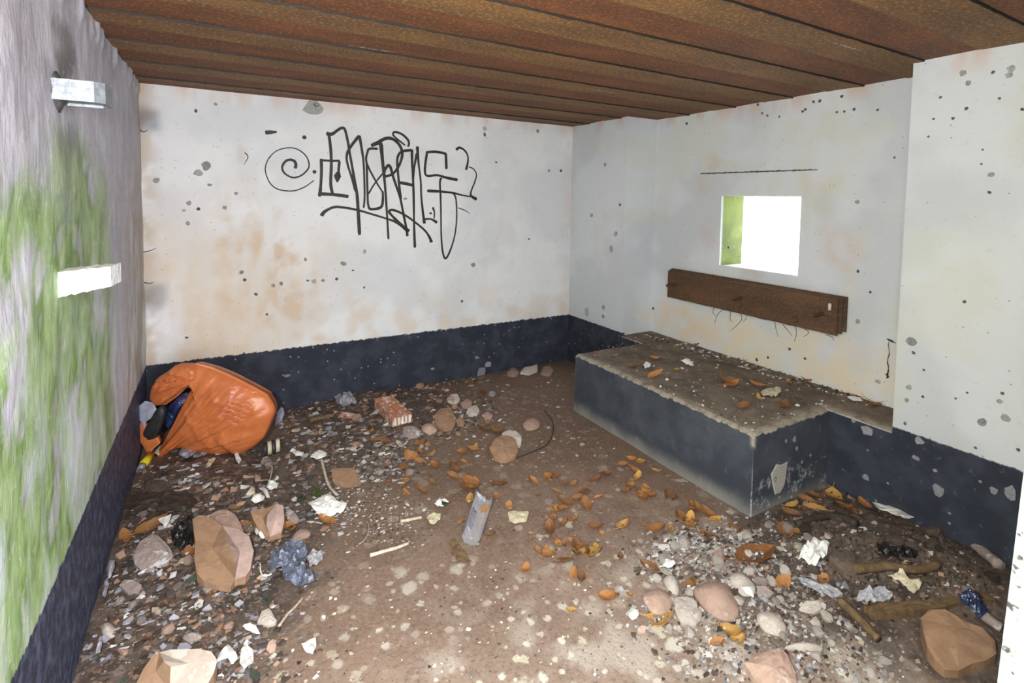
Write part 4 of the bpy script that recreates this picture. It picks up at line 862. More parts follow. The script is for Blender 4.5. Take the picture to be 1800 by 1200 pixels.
# ------------------------------------------------------------------ papers, wrappers, boards
S = [
 ('crumpled_paper','bright white crumpled paper on the floor left of centre','paper','paper',.02,.02,[(543,892),(553,884),(565,880),(575,874),(590,882),(598,893),(611,889),(608,900),(596,908),(585,912),(570,914),(557,908)]),
 ('plastic_wrapper','crumpled clear grey wrapper lying against the heap left of the broken brick','wrapper','greyplastic',.02,.03,[(572,688),(585,680),(598,670),(603,678),(606,692),(618,694),(628,715),(615,712),(604,720),(594,712),(588,700)]),
 ('foil_wrapper','large crumpled blue and grey wrapper on the floor below the pink pebble','wrapper','bluewrap',.02,.03,[(470,1000),(480,975),(500,962),(530,957),(541,970),(540,985),(535,1005),(555,1020),(552,1030),(525,1033),(500,1025),(495,1005),(475,1010)]),
 ('plastic_wrapper','small clear crumpled wrapper right of the blue and grey one','wrapper','greyplastic',.015,.02,[(540,985),(550,972),(566,975),(568,985),(555,997),(545,1003)]),
 ('plastic_lump','lilac grey crumpled lump under the front of the orange bag','wrapper','lilac',.025,.012,[(314,805),(318,796),(334,793),(346,798),(343,806),(332,811),(318,810)]),
 ('torn_paper','torn white paper with folded corners on the rubble right of the bench','paper','paper',.03,.03,[(1403,990),(1412,970),(1428,957),(1440,960),(1458,964),(1452,988),(1442,998),(1428,1010),(1422,1000)]),
 ('torn_paper','torn yellowish paper curl lying on the dark dirt at right','paper','cream',.03,.02,[(1560,1028),(1568,1022),(1576,1024),(1584,1014),(1594,1026),(1604,1036),(1612,1032),(1621,1040),(1616,1048),(1606,1058),(1592,1046),(1578,1034)]),
 ('clear_wrapper','pale crumpled film against the mossy plank at right','wrapper','greyplastic',.03,.03,[(1505,1060),(1515,1050),(1535,1048),(1560,1050),(1570,1066),(1550,1072),(1522,1074)]),
 ('torn_packaging','white and red torn strip of packaging at the foot of the right wall','packaging','paper',.02,.008,[(1533,890),(1545,890),(1575,898),(1605,905),(1632,911),(1615,918),(1590,919),(1562,906),(1545,903)]),
 ('black_plastic','crumpled black plastic sunk in the dirt at right','plastic','blackplastic',.02,.03,[(1540,968),(1552,958),(1570,970),(1595,972),(1615,978),(1605,990),(1570,988),(1548,982)]),
 ('blue_wrapper','dark blue wrapper wedged behind the large orange brown stone','wrapper','blue',.05,.03,[(1680,1070),(1695,1064),(1712,1072),(1730,1088),(1738,1105),(1720,1108),(1700,1090)]),
 ('grey_film','dirty grey plastic film lying on pale rubble right of the bench corner','plastic','greyplastic',.01,.015,[(1400,1020),(1420,1022),(1445,1030),(1470,1032),(1482,1050),(1460,1052),(1430,1040),(1410,1032)]),
 ('dark_cloth','flat dark brown sodden cloth by the left wall','cloth','bark',.02,.015,[(213,895),(222,874),(260,872),(300,868),(335,872),(347,885),(340,898),(310,906),(270,900),(240,905)]),
 ('dark_cloth','dark green black plastic behind the big tan sandstone block','plastic','blackplastic',.03,.03,[(300,945),(312,930),(335,918),(340,940),(340,965),(320,975),(305,968)]),
 ('white_shard','bright white triangular shard behind the grey pink rough stone','crockery','paper',.03,.004,[(278,924),(290,922),(302,914),(298,928),(291,938)]),
 ('white_cloth','white crumpled cloth strip at the bottom left of centre','cloth','paper',.02,.02,[(421,1178),(424,1155),(430,1132),(437,1128),(436,1140),(445,1150),(446,1175),(438,1188),(426,1190)]),
 ('white_shard','white curved piece right of the large tan stone at bottom left','plastic','paper',.03,.006,[(372,1190),(385,1165),(402,1146),(412,1158),(419,1170),(408,1184),(400,1173),(388,1175)]),
 ('white_shard','white broken bowl piece at bottom left of the floor spots','crockery','paper',.015,.01,[(530,1140),(542,1132),(555,1130),(556,1142),(550,1156),(536,1153)]),
 ('cup_shard','round white broken cup piece behind the brown stone with pink face','crockery','paper',.03,.006,[(441,890),(446,880),(458,878),(466,882),(462,890),(450,894)]),
 ('cup_shard','cream curved cup piece leftmost of the broken crockery','crockery','cream',.03,.006,[(432,880),(440,869),(448,868),(449,876),(440,880)]),
 ('cup_shard','pale grey curved cup piece rightmost of the broken crockery','crockery','plaster',.03,.006,[(455,868),(465,868),(473,876),(475,884),(468,883),(462,874)]),
 ('white_shard','bright white lump above the broken crockery','crockery','paper',.015,.012,[(469,862),(472,850),(482,849),(490,853),(486,862),(476,865)]),
 ('white_shard','rough white chunk in front of the brown stone with pink face','plaster','plaster',.02,.015,[(448,940),(450,930),(460,936),(470,946),(466,951),(455,948)]),
 ('white_shard','white plate fragment above the flat pinkish brown slab','crockery','paper',.02,.006,[(545,809),(552,800),(563,796),(575,802),(572,808),(558,813)]),
 ('white_flake_sheet','small flat white piece right below the striped cup','plastic','paper',.01,.004,[(514,797),(522,794),(534,798),(532,803),(520,803)]),
 ('leaf_card','pale striped paper scrap on the floor in front of the bench','paper','cream',.008,.004,[(892,902),(900,900),(930,901),(925,918),(905,922),(896,918)]),
 ('white_flake_sheet','cream cut card on the floor left of the clear plastic tray','paper','cream',.008,.01,[(750,910),(760,906),(775,905),(774,915),(762,924),(755,922)]),
 ('green_wrapper','small white and green sweet wrapper left of the clear plastic tray','wrapper','paper',.01,.01,[(763,888),(770,880),(780,880),(789,884),(782,890),(770,893)]),
 ('white_flake_sheet','cream white chunk left of the upright oblong pale stone','plaster','plaster',.015,.008,[(1100,1082),(1108,1077),(1122,1080),(1123,1088),(1112,1095),(1104,1090)]),
 ('white_shard','white chalky chunk above the pale green twig','plaster','paper',.02,.01,[(426,1110),(438,1104),(450,1108),(458,1122),(446,1122),(432,1118)]),
 ('cream_peel','dry cream curl of card under the mouth of the orange bag','card','cream',.02,.01,[(271,803),(278,793),(290,783),(294,784),(290,795),(280,804)]),
 ('cream_peel','cream dry peel below the middle of the orange bag','card','cream',.012,.012,[(362,822),(368,812),(376,806),(380,808),(374,818),(366,824)]),
 ('white_strip','white plastic strip below the right part of the orange bag','plastic','paper',.015,.012,[(411,796),(418,796),(421,806),(426,815),(419,820),(414,810)]),
 ('red_plastic','dark red plastic scrap behind the right top of the orange bag','plastic','red',.03,.01,[(470,692),(480,686),(492,683),(490,692),(480,696)]),
 ('cream_peel','cream curl behind the yellow bottle cap','card','cream',.02,.012,[(526,676),(534,671),(542,674),(552,682),(545,684),(532,682)]),
 ('cream_peel','cream scrap just right of the orange bag top corner','card','cream',.015,.01,[(484,704),(492,700),(507,709),(500,716),(488,712)]),
 ('cream_peel','pale leaf like scrap at the foot of the upright thin stick','plastic','greyplastic',.015,.012,[(546,695),(556,690),(571,690),(570,699),(560,704),(550,701)]),
 ('white_shard','pale rubble chunk nearest the bench front corner','plaster','plaster',.03,.02,[(1158,1010),(1166,998),(1182,996),(1188,1004),(1176,1010)]),
 ('white_shard','pointed white flint beside the whitish angular stone','plaster','paper',.03,.006,[(1304,1046),(1316,1046),(1327,1048),(1324,1064),(1312,1056)]),
 ('clear_shard','pale green glass shard upright by the left skirting at the bottom','glass','greyplastic',.02,.004,[(168,1158),(172,1135),(178,1123),(180,1140),(176,1158)]),
 ('grey_shard','pale green grey shard against the left skirting','glass','greyplastic',.03,.004,[(188,1012),(192,998),(202,996),(202,1008),(195,1028),(190,1030)]),
 ('grey_shard','pale lilac flake against the left skirting lower down','plastic','lilac',.02,.004,[(180,1055),(183,1030),(190,1022),(192,1035),(186,1058)]),
]
for i, (nm, lab, cat, mat, lift, cr, poly) in enumerate(S): sheet(nm, lab, cat, poly, mat, lift, cr, seed=i*3.7, dome=lift*.5)
# white/red edge of torn packaging, green end of wrapper are left to their own thin parts
pk = [o for o in bpy.data.objects if o.name.startswith('torn_packaging')][0]
e = [hit(x, y, 2, .03)-pk.location for x, y in ((1560,892),(1580,898),(1605,904),(1630,911))]
V, F = tube(e, .0035, 5); ob('red_edge', mesh('red_edge', V, F, ['red']), parent=pk, label='red printed edge')
gw = [o for o in bpy.data.objects if o.name.startswith('green_wrapper')][0]
gq = [hit(x, y, 2, .022)-gw.location for x, y in ((776,881),(787,884),(783,889),(777,887))]; ob('green_end', mesh('green_end', gq+[q+Vector((0,0,.003)) for q in gq], [(0,1,2,3),(7,6,5,4),(0,4,5,1),(1,5,6,2),(2,6,7,3),(3,7,4,0)], ['moss']), parent=gw, label='green printed end')
# clear plastic tray
tp = [fl(x, y) for x, y in ((822,968),(842,968),(865,888),(846,872),(836,880),(808,940))]
c = tp[0].copy(); t = thing('plastic_tray', 'clear crushed plastic tray in the middle of the floor with a leaf inside', 'plastic tray', c)
A0, A1, B1, B0 = fl(812, 962), fl(841, 968), fl(866, 888), fl(838, 874)
def tray(u, v, off):
    p = A0.lerp(A1, v).lerp(B0.lerp(B1, v), u); hgt = .004+.030*abs(2*v-1)**4+.01*max(0, noise.noise(Vector((u*5, v*5, 2))))+(.012 if u > .93 or u < .06 else 0)
    return p-c+Vector((0,0,hgt-off))
V, F = grid_slab(18, 14, lambda u, v: tray(u, v, 0), lambda u, v: tray(u, v, .001)); ob('tray_shell', mesh('tray_shell', V, F, ['clear'], True), parent=t)
for v in (0, 1):
    V, F = tube([tray(k/8, v, 0)+Vector((0,0,.001)) for k in range(9)], .0022, 5); ob('tray_rim', mesh('tray_rim', V, F, ['lilac'], True), parent=t)
V, F = grid_slab(8, 5, lambda u, v: tray(.25+.42*u, .06+.22*v, -.006-.004*noise.noise(Vector((u*6, v*4, 1)))), lambda u, v: tray(.25+.42*u, .06+.22*v, -.004)); ob('film_label', mesh('film_label', V, F, ['lilac'], True), parent=t, label='milky film along the left side')
V, F = grid_slab(5, 5, lambda u, v: tray(.84+.14*u, .1+.5*v, -.012-.006*noise.noise(Vector((u*6, v*4, 4)))), lambda u, v: tray(.84+.14*u, .1+.5*v, -.010)); ob('paper_insert', mesh('paper_insert', V, F, ['greyplastic']), parent=t)
# slate like flat brown stone below the tray
sheet('bark_piece', 'flat thin brown bark plate below the clear plastic tray', 'bark', [(788,955),(798,950),(806,960),(818,975),(828,992),(815,995),(800,985)], 'wood', .012, .006)
# sticks and planks
for nm, lab, cat, pts, r, mat in [
 ('stick','pale broken stick lying across the open floor left of centre','stick',[(650,979),(670,973),(695,966),(718,957)],[.008,.006],'stick'),
 ('twig','straight pale green twig on the floor at lower left','stick',[(490,1103),(505,1082),(520,1067),(532,1052)],[.005,.004],'stick'),
 ('stick','thin split stick left of the cream cut card','stick',[(704,918),(722,915),(741,911)],[.007,.006],'stick'),
 ('stick','grey bent stick behind the white crumpled paper','stick',[(565,808),(570,830),(578,855),(590,870)],[.008,.006],'stick'),
 ('twig','thin dark stick standing up by the back wall near the wrapper','stick',[(561,692),(564,680,.08),(568,662,.16)],[.004,.003],'bark'),
 ('plank_strip','grey wood strip in the dirt left of the broken brick','wood strip',[(545,742),(565,738),(586,733)],[.016,.014],'wood'),
 ('branch','dark brown branch lying on the dirt at right','branch',[(1500,1008),(1550,1006),(1600,1008),(1650,999)],[.019,.014],'wood'),
 ('plank_strip','dark narrow wood strip with a shiny edge on the near right rubble','wood strip',[(1476,1062),(1500,1085),(1525,1110),(1543,1130)],[.016,.014],'wood'),
 ('plank_strip','grey broken slat leaning on the right wall skirting','wood strip',[(1685,942),(1710,962),(1735,982),(1756,1000)],[.018,.022],'stone_grey'),
 ('plank_strip','grey slat between the orange brown stone and the white board','wood strip',[(1712,1076),(1735,1095),(1760,1112)],[.018,.016],'stone_grey'),
 ('wire','thin dark looped wire on the floor right of the faceted brown stone','wire',[(957,722),(968,735),(973,755),(963,780),(935,795),(905,806)],.0028,'wire'),
 ('twig','pale bent twig behind the broken crockery','stick',[(470,818),(478,822),(476,838),(472,850)],[.004,.003],'stick'),
 ('wire','white curved wire by the blue and grey wrapper','wire',[(457,990),(459,1008),(468,1013),(484,1007)],.003,'plaster'),
 ('twig','pale short twig right of the white crumpled paper','stick',[(540,918),(552,918),(566,921)],[.004,.003],'stick'),
 ('wire','thin pale curved fibre right of the white crumpled paper','wire',[(648,918),(648,935),(640,950),(630,957)],.0018,'stick'),
 ('twig','thin dark twig in the near right rubble by the large curled leaf','stick',[(1288,1005),(1300,1015),(1318,1040)],[.004,.003],'bark'),
 ('branch','short dark branch under the foot of the right wall','branch',[(1400,925),(1430,915),(1470,912),(1505,925)],[.014,.018],'bark'),
]: stick(nm, lab, cat, pts, r, mat)
# mossy plank
P0, P1 = fl(1525, 1086), fl(1745, 1052); dd = (P1-P0); dd.z = 0; sd = Vector((-dd.y, dd.x, 0)).normalized()
c = P0.copy(); V, F = grid_slab(26, 5, lambda u, v: dd*u+sd*((v-.5)*(.045-.018*u)+.008*noise.noise(Vector((u*5, 0, 2))))+Vector((0,0,.03+.03*u+.006*noise.noise(Vector((u*14, v*3, 3))))), lambda u, v: dd*u+sd*((v-.5)*(.045-.018*u))+Vector((0,0,.01)))
ob('mossy_plank', mesh('mossy_plank', V, F, ['wood']), c, label='long mossy brown plank behind the large orange brown stone', cat='plank')
# yellow cap, blue grey cap, moss
def disc(name, lab, cat, px, py, w, mat, hh, tilt=(0,0,0)):
    p = fl(px, py); r = psize(p, w)/2; V, F = tube([(0,0,0),(0,0,hh*.85),(0,0,hh)], [r, r, r*.9], 16); 
    t = ob(name, mesh(name, V, F, [mat]), (p.x, p.y, height(p.x, p.y)), label=lab, cat=cat, rot=tilt); return t
disc('bottle_cap', 'yellow bottle cap by the back wall right of the orange bag', 'bottle cap', 525, 692, 15, 'yellow', .035)
disc('bottle_cap', 'round blue grey cap right of the rubble heap', 'bottle cap', 865, 694, 13, 'chip_grey', .015, (.5, 0, 0))
p = fl(556, 868); V, F = [], []
rock('moss_clump', 'small green moss clump above the white crumpled paper', 'moss', [(547,866),(550,859),(558,857),(566,861),(565,868),(556,872)], .02, 'moss')

# ------------------------------------------------------------------ leaves
def leaf_mesh(seed):
    rs = random.Random(seed); L, Wd = 1., rs.uniform(.42, .62); nu, nv = 8, 5
    curl = rs.uniform(.5, 2.6); fold = rs.uniform(.2, .9); tw = rs.uniform(-.7, .7)
    def pt(u, v, o):
        s = v*2-1; wdt = Wd*.5*math.sin(math.pi*min(1, max(.02, u**.85)))**.8*(1+.08*math.sin(u*25+seed))
        a = (u-.35)*curl; x = math.sin(a)/curl*1.0 if curl > .01 else u; z0 = (1-math.cos(a))/curl
        y = s*wdt; z = z0+abs(s)*wdt*fold+.03*noise.noise(Vector((u*6, s*3, seed)))+tw*y*u*.6
        return Vector((x, y, z-o))
    V, F = grid_slab(nu, nv, lambda u, v: pt(u, v, 0), lambda u, v: pt(u, v, .012))
    k = len(V); S_, G = tube([pt(.02, .5, 0), pt(.02, .5, 0)+Vector((-.14, .02, .01)), pt(.02, .5, 0)+Vector((-.3, .07, .05))], [.018,.013,.011], 4); V += S_; F += [tuple(k+i for i in f) for f in G]
    z = min(v.z for v in V); V = [v-Vector((0,0,z)) for v in V]
    return mesh('dead_leaf', V, F, ['leaf_o'])
LMK = [((837,920),'the clear plastic tray'),((575,893),'the white crumpled paper'),((885,787),'the faceted brown stone mid floor'),((1325,905),'the front corner of the bench'),((685,728),'the broken brick'),((392,968),'the big tan sandstone block'),
 ((472,915),'the brown stone with a pink face'),((268,970),'the grey pink rough stone'),((310,1175),'the large tan stone at bottom left'),((607,840),'the flat pinkish brown slab'),((595,695),'the grey crumpled wrapper'),((525,995),'the blue and grey wrapper'),
 ((935,745),'the flattish pink pebble'),((782,737),'the largest brown stone in the heap'),((1155,1055),'the smooth round pink stone'),((1205,1075),'the oblong pale stone'),((1260,1058),'the blotchy pink boulder'),((1355,1095),'the pale rounded stone'),
 ((1365,1170),'the pink brown stone at the bottom edge'),((1685,1120),'the large orange brown stone'),((1430,980),'the torn white paper'),((1590,1038),'the yellowish paper curl'),((1580,975),'the black plastic'),((1640,1068),'the mossy plank'),((1580,905),'the white and red torn strip'),
 ((1510,1095),'the dark narrow wood strip'),((1570,1005),'the dark brown branch'),((1318,980),'the very large curled leaf'),((910,910),'the pale striped paper scrap'),((685,968),'the pale broken stick'),((512,1078),'the pale green twig'),((478,785),'the striped cup'),((370,730),'the orange bag'),
 ((255,812),'the yellow can'),((280,888),'the dark sodden cloth'),((525,689),'the yellow bottle cap'),((1035,975),'the large ochre leaf'),((930,652),'the stones at the back wall foot'),((865,692),'the blue grey cap'),((542,1143),'the white broken bowl piece'),((432,1160),'the white cloth strip'),
 ((1011,680),'the far end of the bench'),((1160,800),'the bench side'),((190,1108),'the pale disc shaped pebble'),((722,915),'the thin split stick'),((1440,1138),'the long pale flint shard'),((900,1080),'the middle of the spotted near floor'),((700,1100),'the left of the spotted near floor')]
LMB = [((1355,690),'the cream paper roll'),((1208,638),'the white paper twist'),((1500,702),'the flat white scrap'),((1137,643),'the white plaster lump'),((1012,625),'the far front corner of the bench'),((1325,768),'the near front corner of the bench'),((1140,580),'the far back corner of the bench'),((1565,735),'the pier end of the bench'),((1330,560),'the steel plates')]
USED = set()
def auto(kind, px, py, tail='', bench=False):
    c = sorted((LMB if bench else LMK), key=lambda l: math.dist(l[0], (px, py)))
    for (lx, ly), nm in c[:5]:
        dx, dy = px-lx, (py-ly)*1.3; dr = ('right of' if dx > 0 else 'left of') if abs(dx) > abs(dy) else ('in front of' if dy > 0 else 'behind')
        far = ('just ' if math.hypot(dx, dy) < 45 else '')
        for pre in (far, 'further ', 'well '):
            l = f'{kind} {pre}{dr} {nm}{tail}'
            if l not in USED and len(l.split()) <= 16: USED.add(l); return l
    return None
LCOL = {'leaf_o': 'orange dead leaf', 'leaf_b': 'dark brown dead leaf', 'leaf_y': 'ochre dead leaf'}
SCOL = {'stone_pale': 'pale', 'stone_pink': 'pink', 'stone_grey': 'grey', 'stone_dark': 'dark brown', 'stone_tan': 'tan', 'bark': 'blackish', 'plaster': 'white plaster', 'paper': 'bright white', 'lilac': 'lilac grey', 'greyplastic': 'grey plastic', 'cream': 'cream', 'glass_g': 'dark glass', 'bluewrap': 'blue grey'}
LM = [leaf_mesh(s) for s in range(14)]
ZONES = {'bench': 'dead brown leaf lying on the dirty top of the concrete bench', 'front': 'dead leaf among those strewn on the floor in front of the concrete bench',
         'mid': 'dead brown leaf on the floor between the rubble heap and the clear plastic tray', 'near': 'dead leaf lying around the near right stones', 'right': 'dead leaf on the dark dirt right of the bench end', 'left': 'dead leaf in the rubbish on the left of the floor'}
def leaf(px, py, w, zone, mat=None, label=None, cat='leaf'):
    on = 'bench' if zone == 'bench' else 'floor'; p = place(px, py, on); s = psize(p, w)*1.6
    m = mat or random.choice(['leaf_o']*5+['leaf_b']*3+['leaf_y']*2)
    o = ob('dead_leaf', random.choice(LM), (p.x, p.y, zat(p, on)-.001), label=label or auto(('small ' if w < 15 else 'broad ' if w > 25 else '')+LCOL[m], px, py, ' on the bench top' if zone == 'bench' else '', zone == 'bench') or ZONES[zone], cat=cat, group=None if label else 'dead leaves: '+zone, rot=(random.uniform(-.25, .25), random.uniform(-.25, .25), random.uniform(0, 6.28)), scale=s, mat=m)
    return o
for px, py, w in [(727,806,24),(716,825,18),(684,846,16),(797,814,14),(766,820,16),(834,791,15),(852,755,24),(870,759,20),(849,688,14),(822,672,20),(737,781,22),(650,760,14),(823,853,36),(872,852,22),(798,879,12),(825,882,18),(807,920,10),(893,892,14),(873,875,14),(741,815,18),(838,852,18),(757,800,14),(740,795,12)]: leaf(px, py, w, 'mid')
leaf(852, 903, 18, 'mid', 'leaf_o', 'orange leaf lying inside the clear plastic tray'); leaf(665, 776, 26, 'mid', 'leaf_b', 'large dark folded leaf in the pale crumbs below the broken brick')
leaf(863, 939, 22, 'mid', 'leaf_o', 'upright orange brown leaf just right of the clear plastic tray')
for px, py, w in [(940,847,14),(968,845,9),(990,850,15),(977,863,15),(975,897,17),(973,912,20),(967,935,26),(960,975,22),(983,987,28),(923,1002,16),(1067,833,18),(1043,845,18),(1093,817,14),(1110,808,18),(1123,812,22),(1115,828,22),(1120,842,20),(1152,827,14),(1005,853,15),(1030,862,14),(1013,877,20),(997,887,24),(977,895,18),(1032,892,22),(1003,915,18),(1042,927,20),(1093,927,24),(1097,865,16),(1135,863,15),(1182,875,20),(1195,907,22),(1148,932,26),(1178,927,14),(1233,900,24),(1250,907,24),(1238,938,18),(1013,967,18),(1025,972,34),(1137,995,26),(1007,1012,18),(1022,1017,16),(1005,1072,15),(925,1000,12),(1090,980,12),(1058,940,9),(945,870,9)]: leaf(px, py, w, 'front')
leaf(1035, 975, 32, 'front', 'leaf_y', 'large ochre curled leaf alone on the spotted floor in front of the bench')
leaf(1067, 1050, 28, 'near', 'leaf_o', 'ribbed orange leaf left of the smooth round pink stone'); leaf(1160, 1092, 44, 'near', 'leaf_y', 'wide ochre leaf below the smooth round pink stone')
leaf(1282, 1110, 32, 'near', 'leaf_y', 'pale ochre folded leaf below the blotchy pink boulder'); leaf(1318, 980, 58, 'near', 'leaf_b', 'very large curled brown leaf near the bench front corner')
leaf(577, 919, 26, 'left', 'leaf_o', 'orange leaf touching the white crumpled paper'); leaf(258, 933, 38, 'left', 'leaf_o', 'long curled orange leaf behind the grey pink rough stone'); leaf(222, 947, 24, 'left', 'leaf_o', 'curled orange leaf against the left skirting')
leaf(436, 929, 30, 'left', 'leaf_o', 'upright orange leaf between the big sandstone block and the brown stone')
for px, py, w in [(1300,1125,24),(1207,1030,20),(1107,1045,14),(1257,1132,20),(1295,932,18),(1372,1027,26),(1379,933,30),(1225,1020,22),(1340,1000,16)]: leaf(px, py, w, 'near')
for px, py, w in [(1395,905,22),(1440,896,24),(1523,889,22),(1465,870,28),(1451,1036,24),(1405,935,14),(1420,880,20),(1500,900,22),(1390,890,18),(1430,870,18),(1480,890,24),(1450,880,18),(1412,895,16),(1445,1022,18)]: leaf(px, py, w, 'right')
for px, py, w in [(511,750,12),(585,774,12),(507,927,24),(335,975,22),(415,895,14),(300,1060,14),(430,1150,16),(260,1120,16),(350,1060,12),(365,1040,12),(280,1000,16),(460,760,10),(545,820,12)]: leaf(px, py, w, 'left')
for px, py, w in [(1112,645,16),(1150,662,22),(1152,630,14),(1190,650,12),(1282,672,26),(1310,714,24),(1335,677,20),(1335,700,12),(1270,617,14),(1283,677,22),(1377,715,26),(1388,675,12),(1430,667,20),(1447,673,18),(1467,680,18),(1500,693,18),(1550,703,20),(1310,633,14),(1415,668,14),(1485,688,16),(1525,700,18),(1540,712,18),(1225,606,12),(1395,660,10)]: leaf(px, py, w, 'bench')
for _ in range(16): x, y = random.uniform(930, 1060), random.uniform(835, 985); leaf(x, y, random.uniform(10, 20), 'front')
for _ in range(14): x = random.uniform(1080, 1260); leaf(x, 815+(x-1080)*.55+random.uniform(-5, 45), random.uniform(12, 22), 'front')
for _ in range(10): leaf(random.uniform(700, 860), random.uniform(780, 870), random.uniform(10, 20), 'mid')
# bench odds
for lab, cat, nm, mat, cr, poly in [('crumpled cream paper roll on the bench top','paper','paper_roll','cream',.012,[(1337,690),(1345,685),(1372,683),(1374,692),(1360,698),(1340,697)]), ('white and ochre paper twist on the bench top','paper','paper_twist','paper',.012,[(1196,636),(1205,632),(1218,638),(1220,645),(1210,643)]),
     ('flat white scrap on the bench top near the pier','paper','paper_scrap','paper',.003,[(1489,700),(1497,698),(1513,702),(1515,707),(1500,707)]), ('small white plaster lump on the bench top','plaster','plaster_lump','plaster',.01,[(1130,644),(1136,637),(1143,640),(1144,646),(1134,648)])]:
    sheet(nm, lab, cat, poly, mat, .01, cr, on='bench', dome=.008)

# ------------------------------------------------------------------ scattered pebbles and flakes, each its own object
def rock_mesh(seed):
    rs = random.Random(seed); n, m = 8, 5; V = []; pl = []
    for _ in range(9):
        d = Vector((rs.gauss(0,1), rs.gauss(0,1), rs.gauss(0,1))).normalized(); pl.append((d, rs.uniform(.55, .9)))
    for i in range(1, m):
        for k in range(n):
            a = math.pi*i/m; b = 2*math.pi*(k+.5*(i%2))/n; v = Vector((math.sin(a)*math.cos(b), math.sin(a)*math.sin(b)*.8, math.cos(a)*.6))*.6
            for d, q in pl:
                t_ = v.dot(d)
                if t_ > q*.5: v -= d*(t_-q*.5)
            V.append(v)
    V += [Vector((0,0,.32)), Vector((0,0,-.3))]
    F = [(i*n+k, (i+1)*n+k, (i+1)*n+(k+1)%n, i*n+(k+1)%n) for i in range(m-2) for k in range(n)]+[(k, (k+1)%n, len(V)-2) for k in range(n)]+[((m-2)*n+(k+1)%n, (m-2)*n+k, len(V)-1) for k in range(n)]
    return mesh('pebble', V, F, ['stone_pink'])
def flake_mesh(seed):
    rs = random.Random(seed); n = rs.randint(5, 8); V = []; bend = rs.uniform(-.3, .5); r = [rs.uniform(.32, .55) for _ in range(n)]
    for z in (.05, -.02):
        for k in range(n): a = 2*math.pi*(k+rs.uniform(-.2, .2))/n; x, y = r[k]*math.cos(a), r[k]*math.sin(a)*.75; V.append(Vector((x, y, z+bend*x*x)))
    V.append(Vector((0,0,.06)))
    F = [(k, (k+1)%n, 2*n) for k in range(n)]+[tuple(range(2*n-1, n-1, -1))]+[(k, n+k, n+(k+1)%n, (k+1)%n) for k in range(n)]
    zz = min(v.z for v in V); V = [v-Vector((0,0,zz)) for v in V]
    return mesh('plaster_flake', V, F, ['plaster'])
RM = [rock_mesh(s) for s in range(10)]; FM = [flake_mesh(s) for s in range(12)]
def inpoly(x, y, P):
    r = False; j = len(P)-1
    for i in range(len(P)):
        if (P[i][1] > y) != (P[j][1] > y) and x < (P[j][0]-P[i][0])*(y-P[i][1])/(P[j][1]-P[i][1])+P[i][0]: r = not r
        j = i
    return r
def rand_in(P):
    x0, x1 = min(p[0] for p in P), max(p[0] for p in P); y0, y1 = min(p[1] for p in P), max(p[1] for p in P)
    while True:
        x, y = random.uniform(x0, x1), random.uniform(y0, y1)
        if inpoly(x, y, P): return x, y
Z_LEFT = [(225,830),(300,800),(380,815),(470,800),(520,830),(540,900),(520,960),(480,1010),(470,1080),(500,1200),(150,1200),(175,1090),(205,950)]
Z_HEAP = [(490,700),(560,672),(700,678),(830,672),(870,700),(860,745),(800,775),(760,800),(700,850),(620,850),(560,800),(500,780)]
Z_NEAR = [(1120,990),(1170,935),(1240,930),(1300,905),(1400,930),(1450,1040),(1520,1120),(1600,1200),(1180,1200),(1230,1120),(1150,1110)]
Z_RIGHT = [(1400,890),(1480,865),(1600,915),(1760,980),(1755,1050),(1620,1060),(1480,1060),(1420,1000)]
Z_OPEN = [(560,940),(700,880),(900,850),(1050,830),(1130,1000),(1100,1200),(500,1200),(520,1050)]
Z_FAR = [(870,680),(1005,660),(1010,730),(1100,800),(960,830),(850,830),(830,780)]
Z_BENCH = [(1020,622),(1125,590),(1150,585),(1560,712),(1450,716),(1330,760)]
def pebble(px, py, w, mat, lab, grp):
    p = fl(px, py); s = psize(p, w); ob('pebble', random.choice(RM), (p.x, p.y, height(p.x, p.y)+s*.17), label=auto(('tiny ' if w < 13 else 'small ' if w < 19 else '')+SCOL[mat]+' pebble', px, py) or lab, cat='stone', group=grp, rot=(random.uniform(-.4,.4), random.uniform(-.4,.4), random.uniform(0,6.28)), scale=s, mat=mat)
def flake(px, py, w, mat, lab, grp, on='floor'):
    p = place(px, py, on); s = psize(p, w); ob('plaster_flake', random.choice(FM), (p.x, p.y, zat(p, on)-.0005), label=auto(('tiny ' if w < 9 else 'small ' if w < 15 else '')+SCOL[mat]+' flake', px, py, ' on the bench top' if on == 'bench' else '', on == 'bench') or lab, cat='plaster flake', group=grp, rot=(random.uniform(-.3,.3), random.uniform(-.3,.3), random.uniform(0,6.28)), scale=s, mat=mat)
def shard(px, py, w, mat, lab, grp):
    p = fl(px, py); s = psize(p, w); ob('glass_shard', random.choice(FM), (p.x, p.y, height(p.x, p.y)+.002), label=auto(('small ' if w < 22 else '')+SCOL[mat]+' shard', px, py) or lab, cat='glass shard', group=grp, rot=(random.uniform(-.6,.6), random.uniform(-.6,.6), random.uniform(0,6.28)), scale=(s, s*.6, s), mat=mat)
for _ in range(46): x, y = rand_in(Z_NEAR); pebble(x, y, random.uniform(11, 26), random.choice(['stone_pale']*4+['stone_pink','stone_grey']), 'small pale pebble in the rubble in front of the bench corner', 'pebbles near the bench corner')
for _ in range(34): x, y = rand_in(Z_HEAP); pebble(x, y, random.uniform(8, 18), random.choice(['stone_pink','stone_dark','stone_grey','stone_tan']), 'small brownish pebble in the heap along the back wall', 'pebbles along the back wall')
for _ in range(30): x, y = rand_in(Z_LEFT); pebble(x, y, random.uniform(10, 24), random.choice(['stone_grey','stone_dark','stone_pink','stone_pale']), 'small pebble in the rubbish along the left wall', 'pebbles along the left wall')
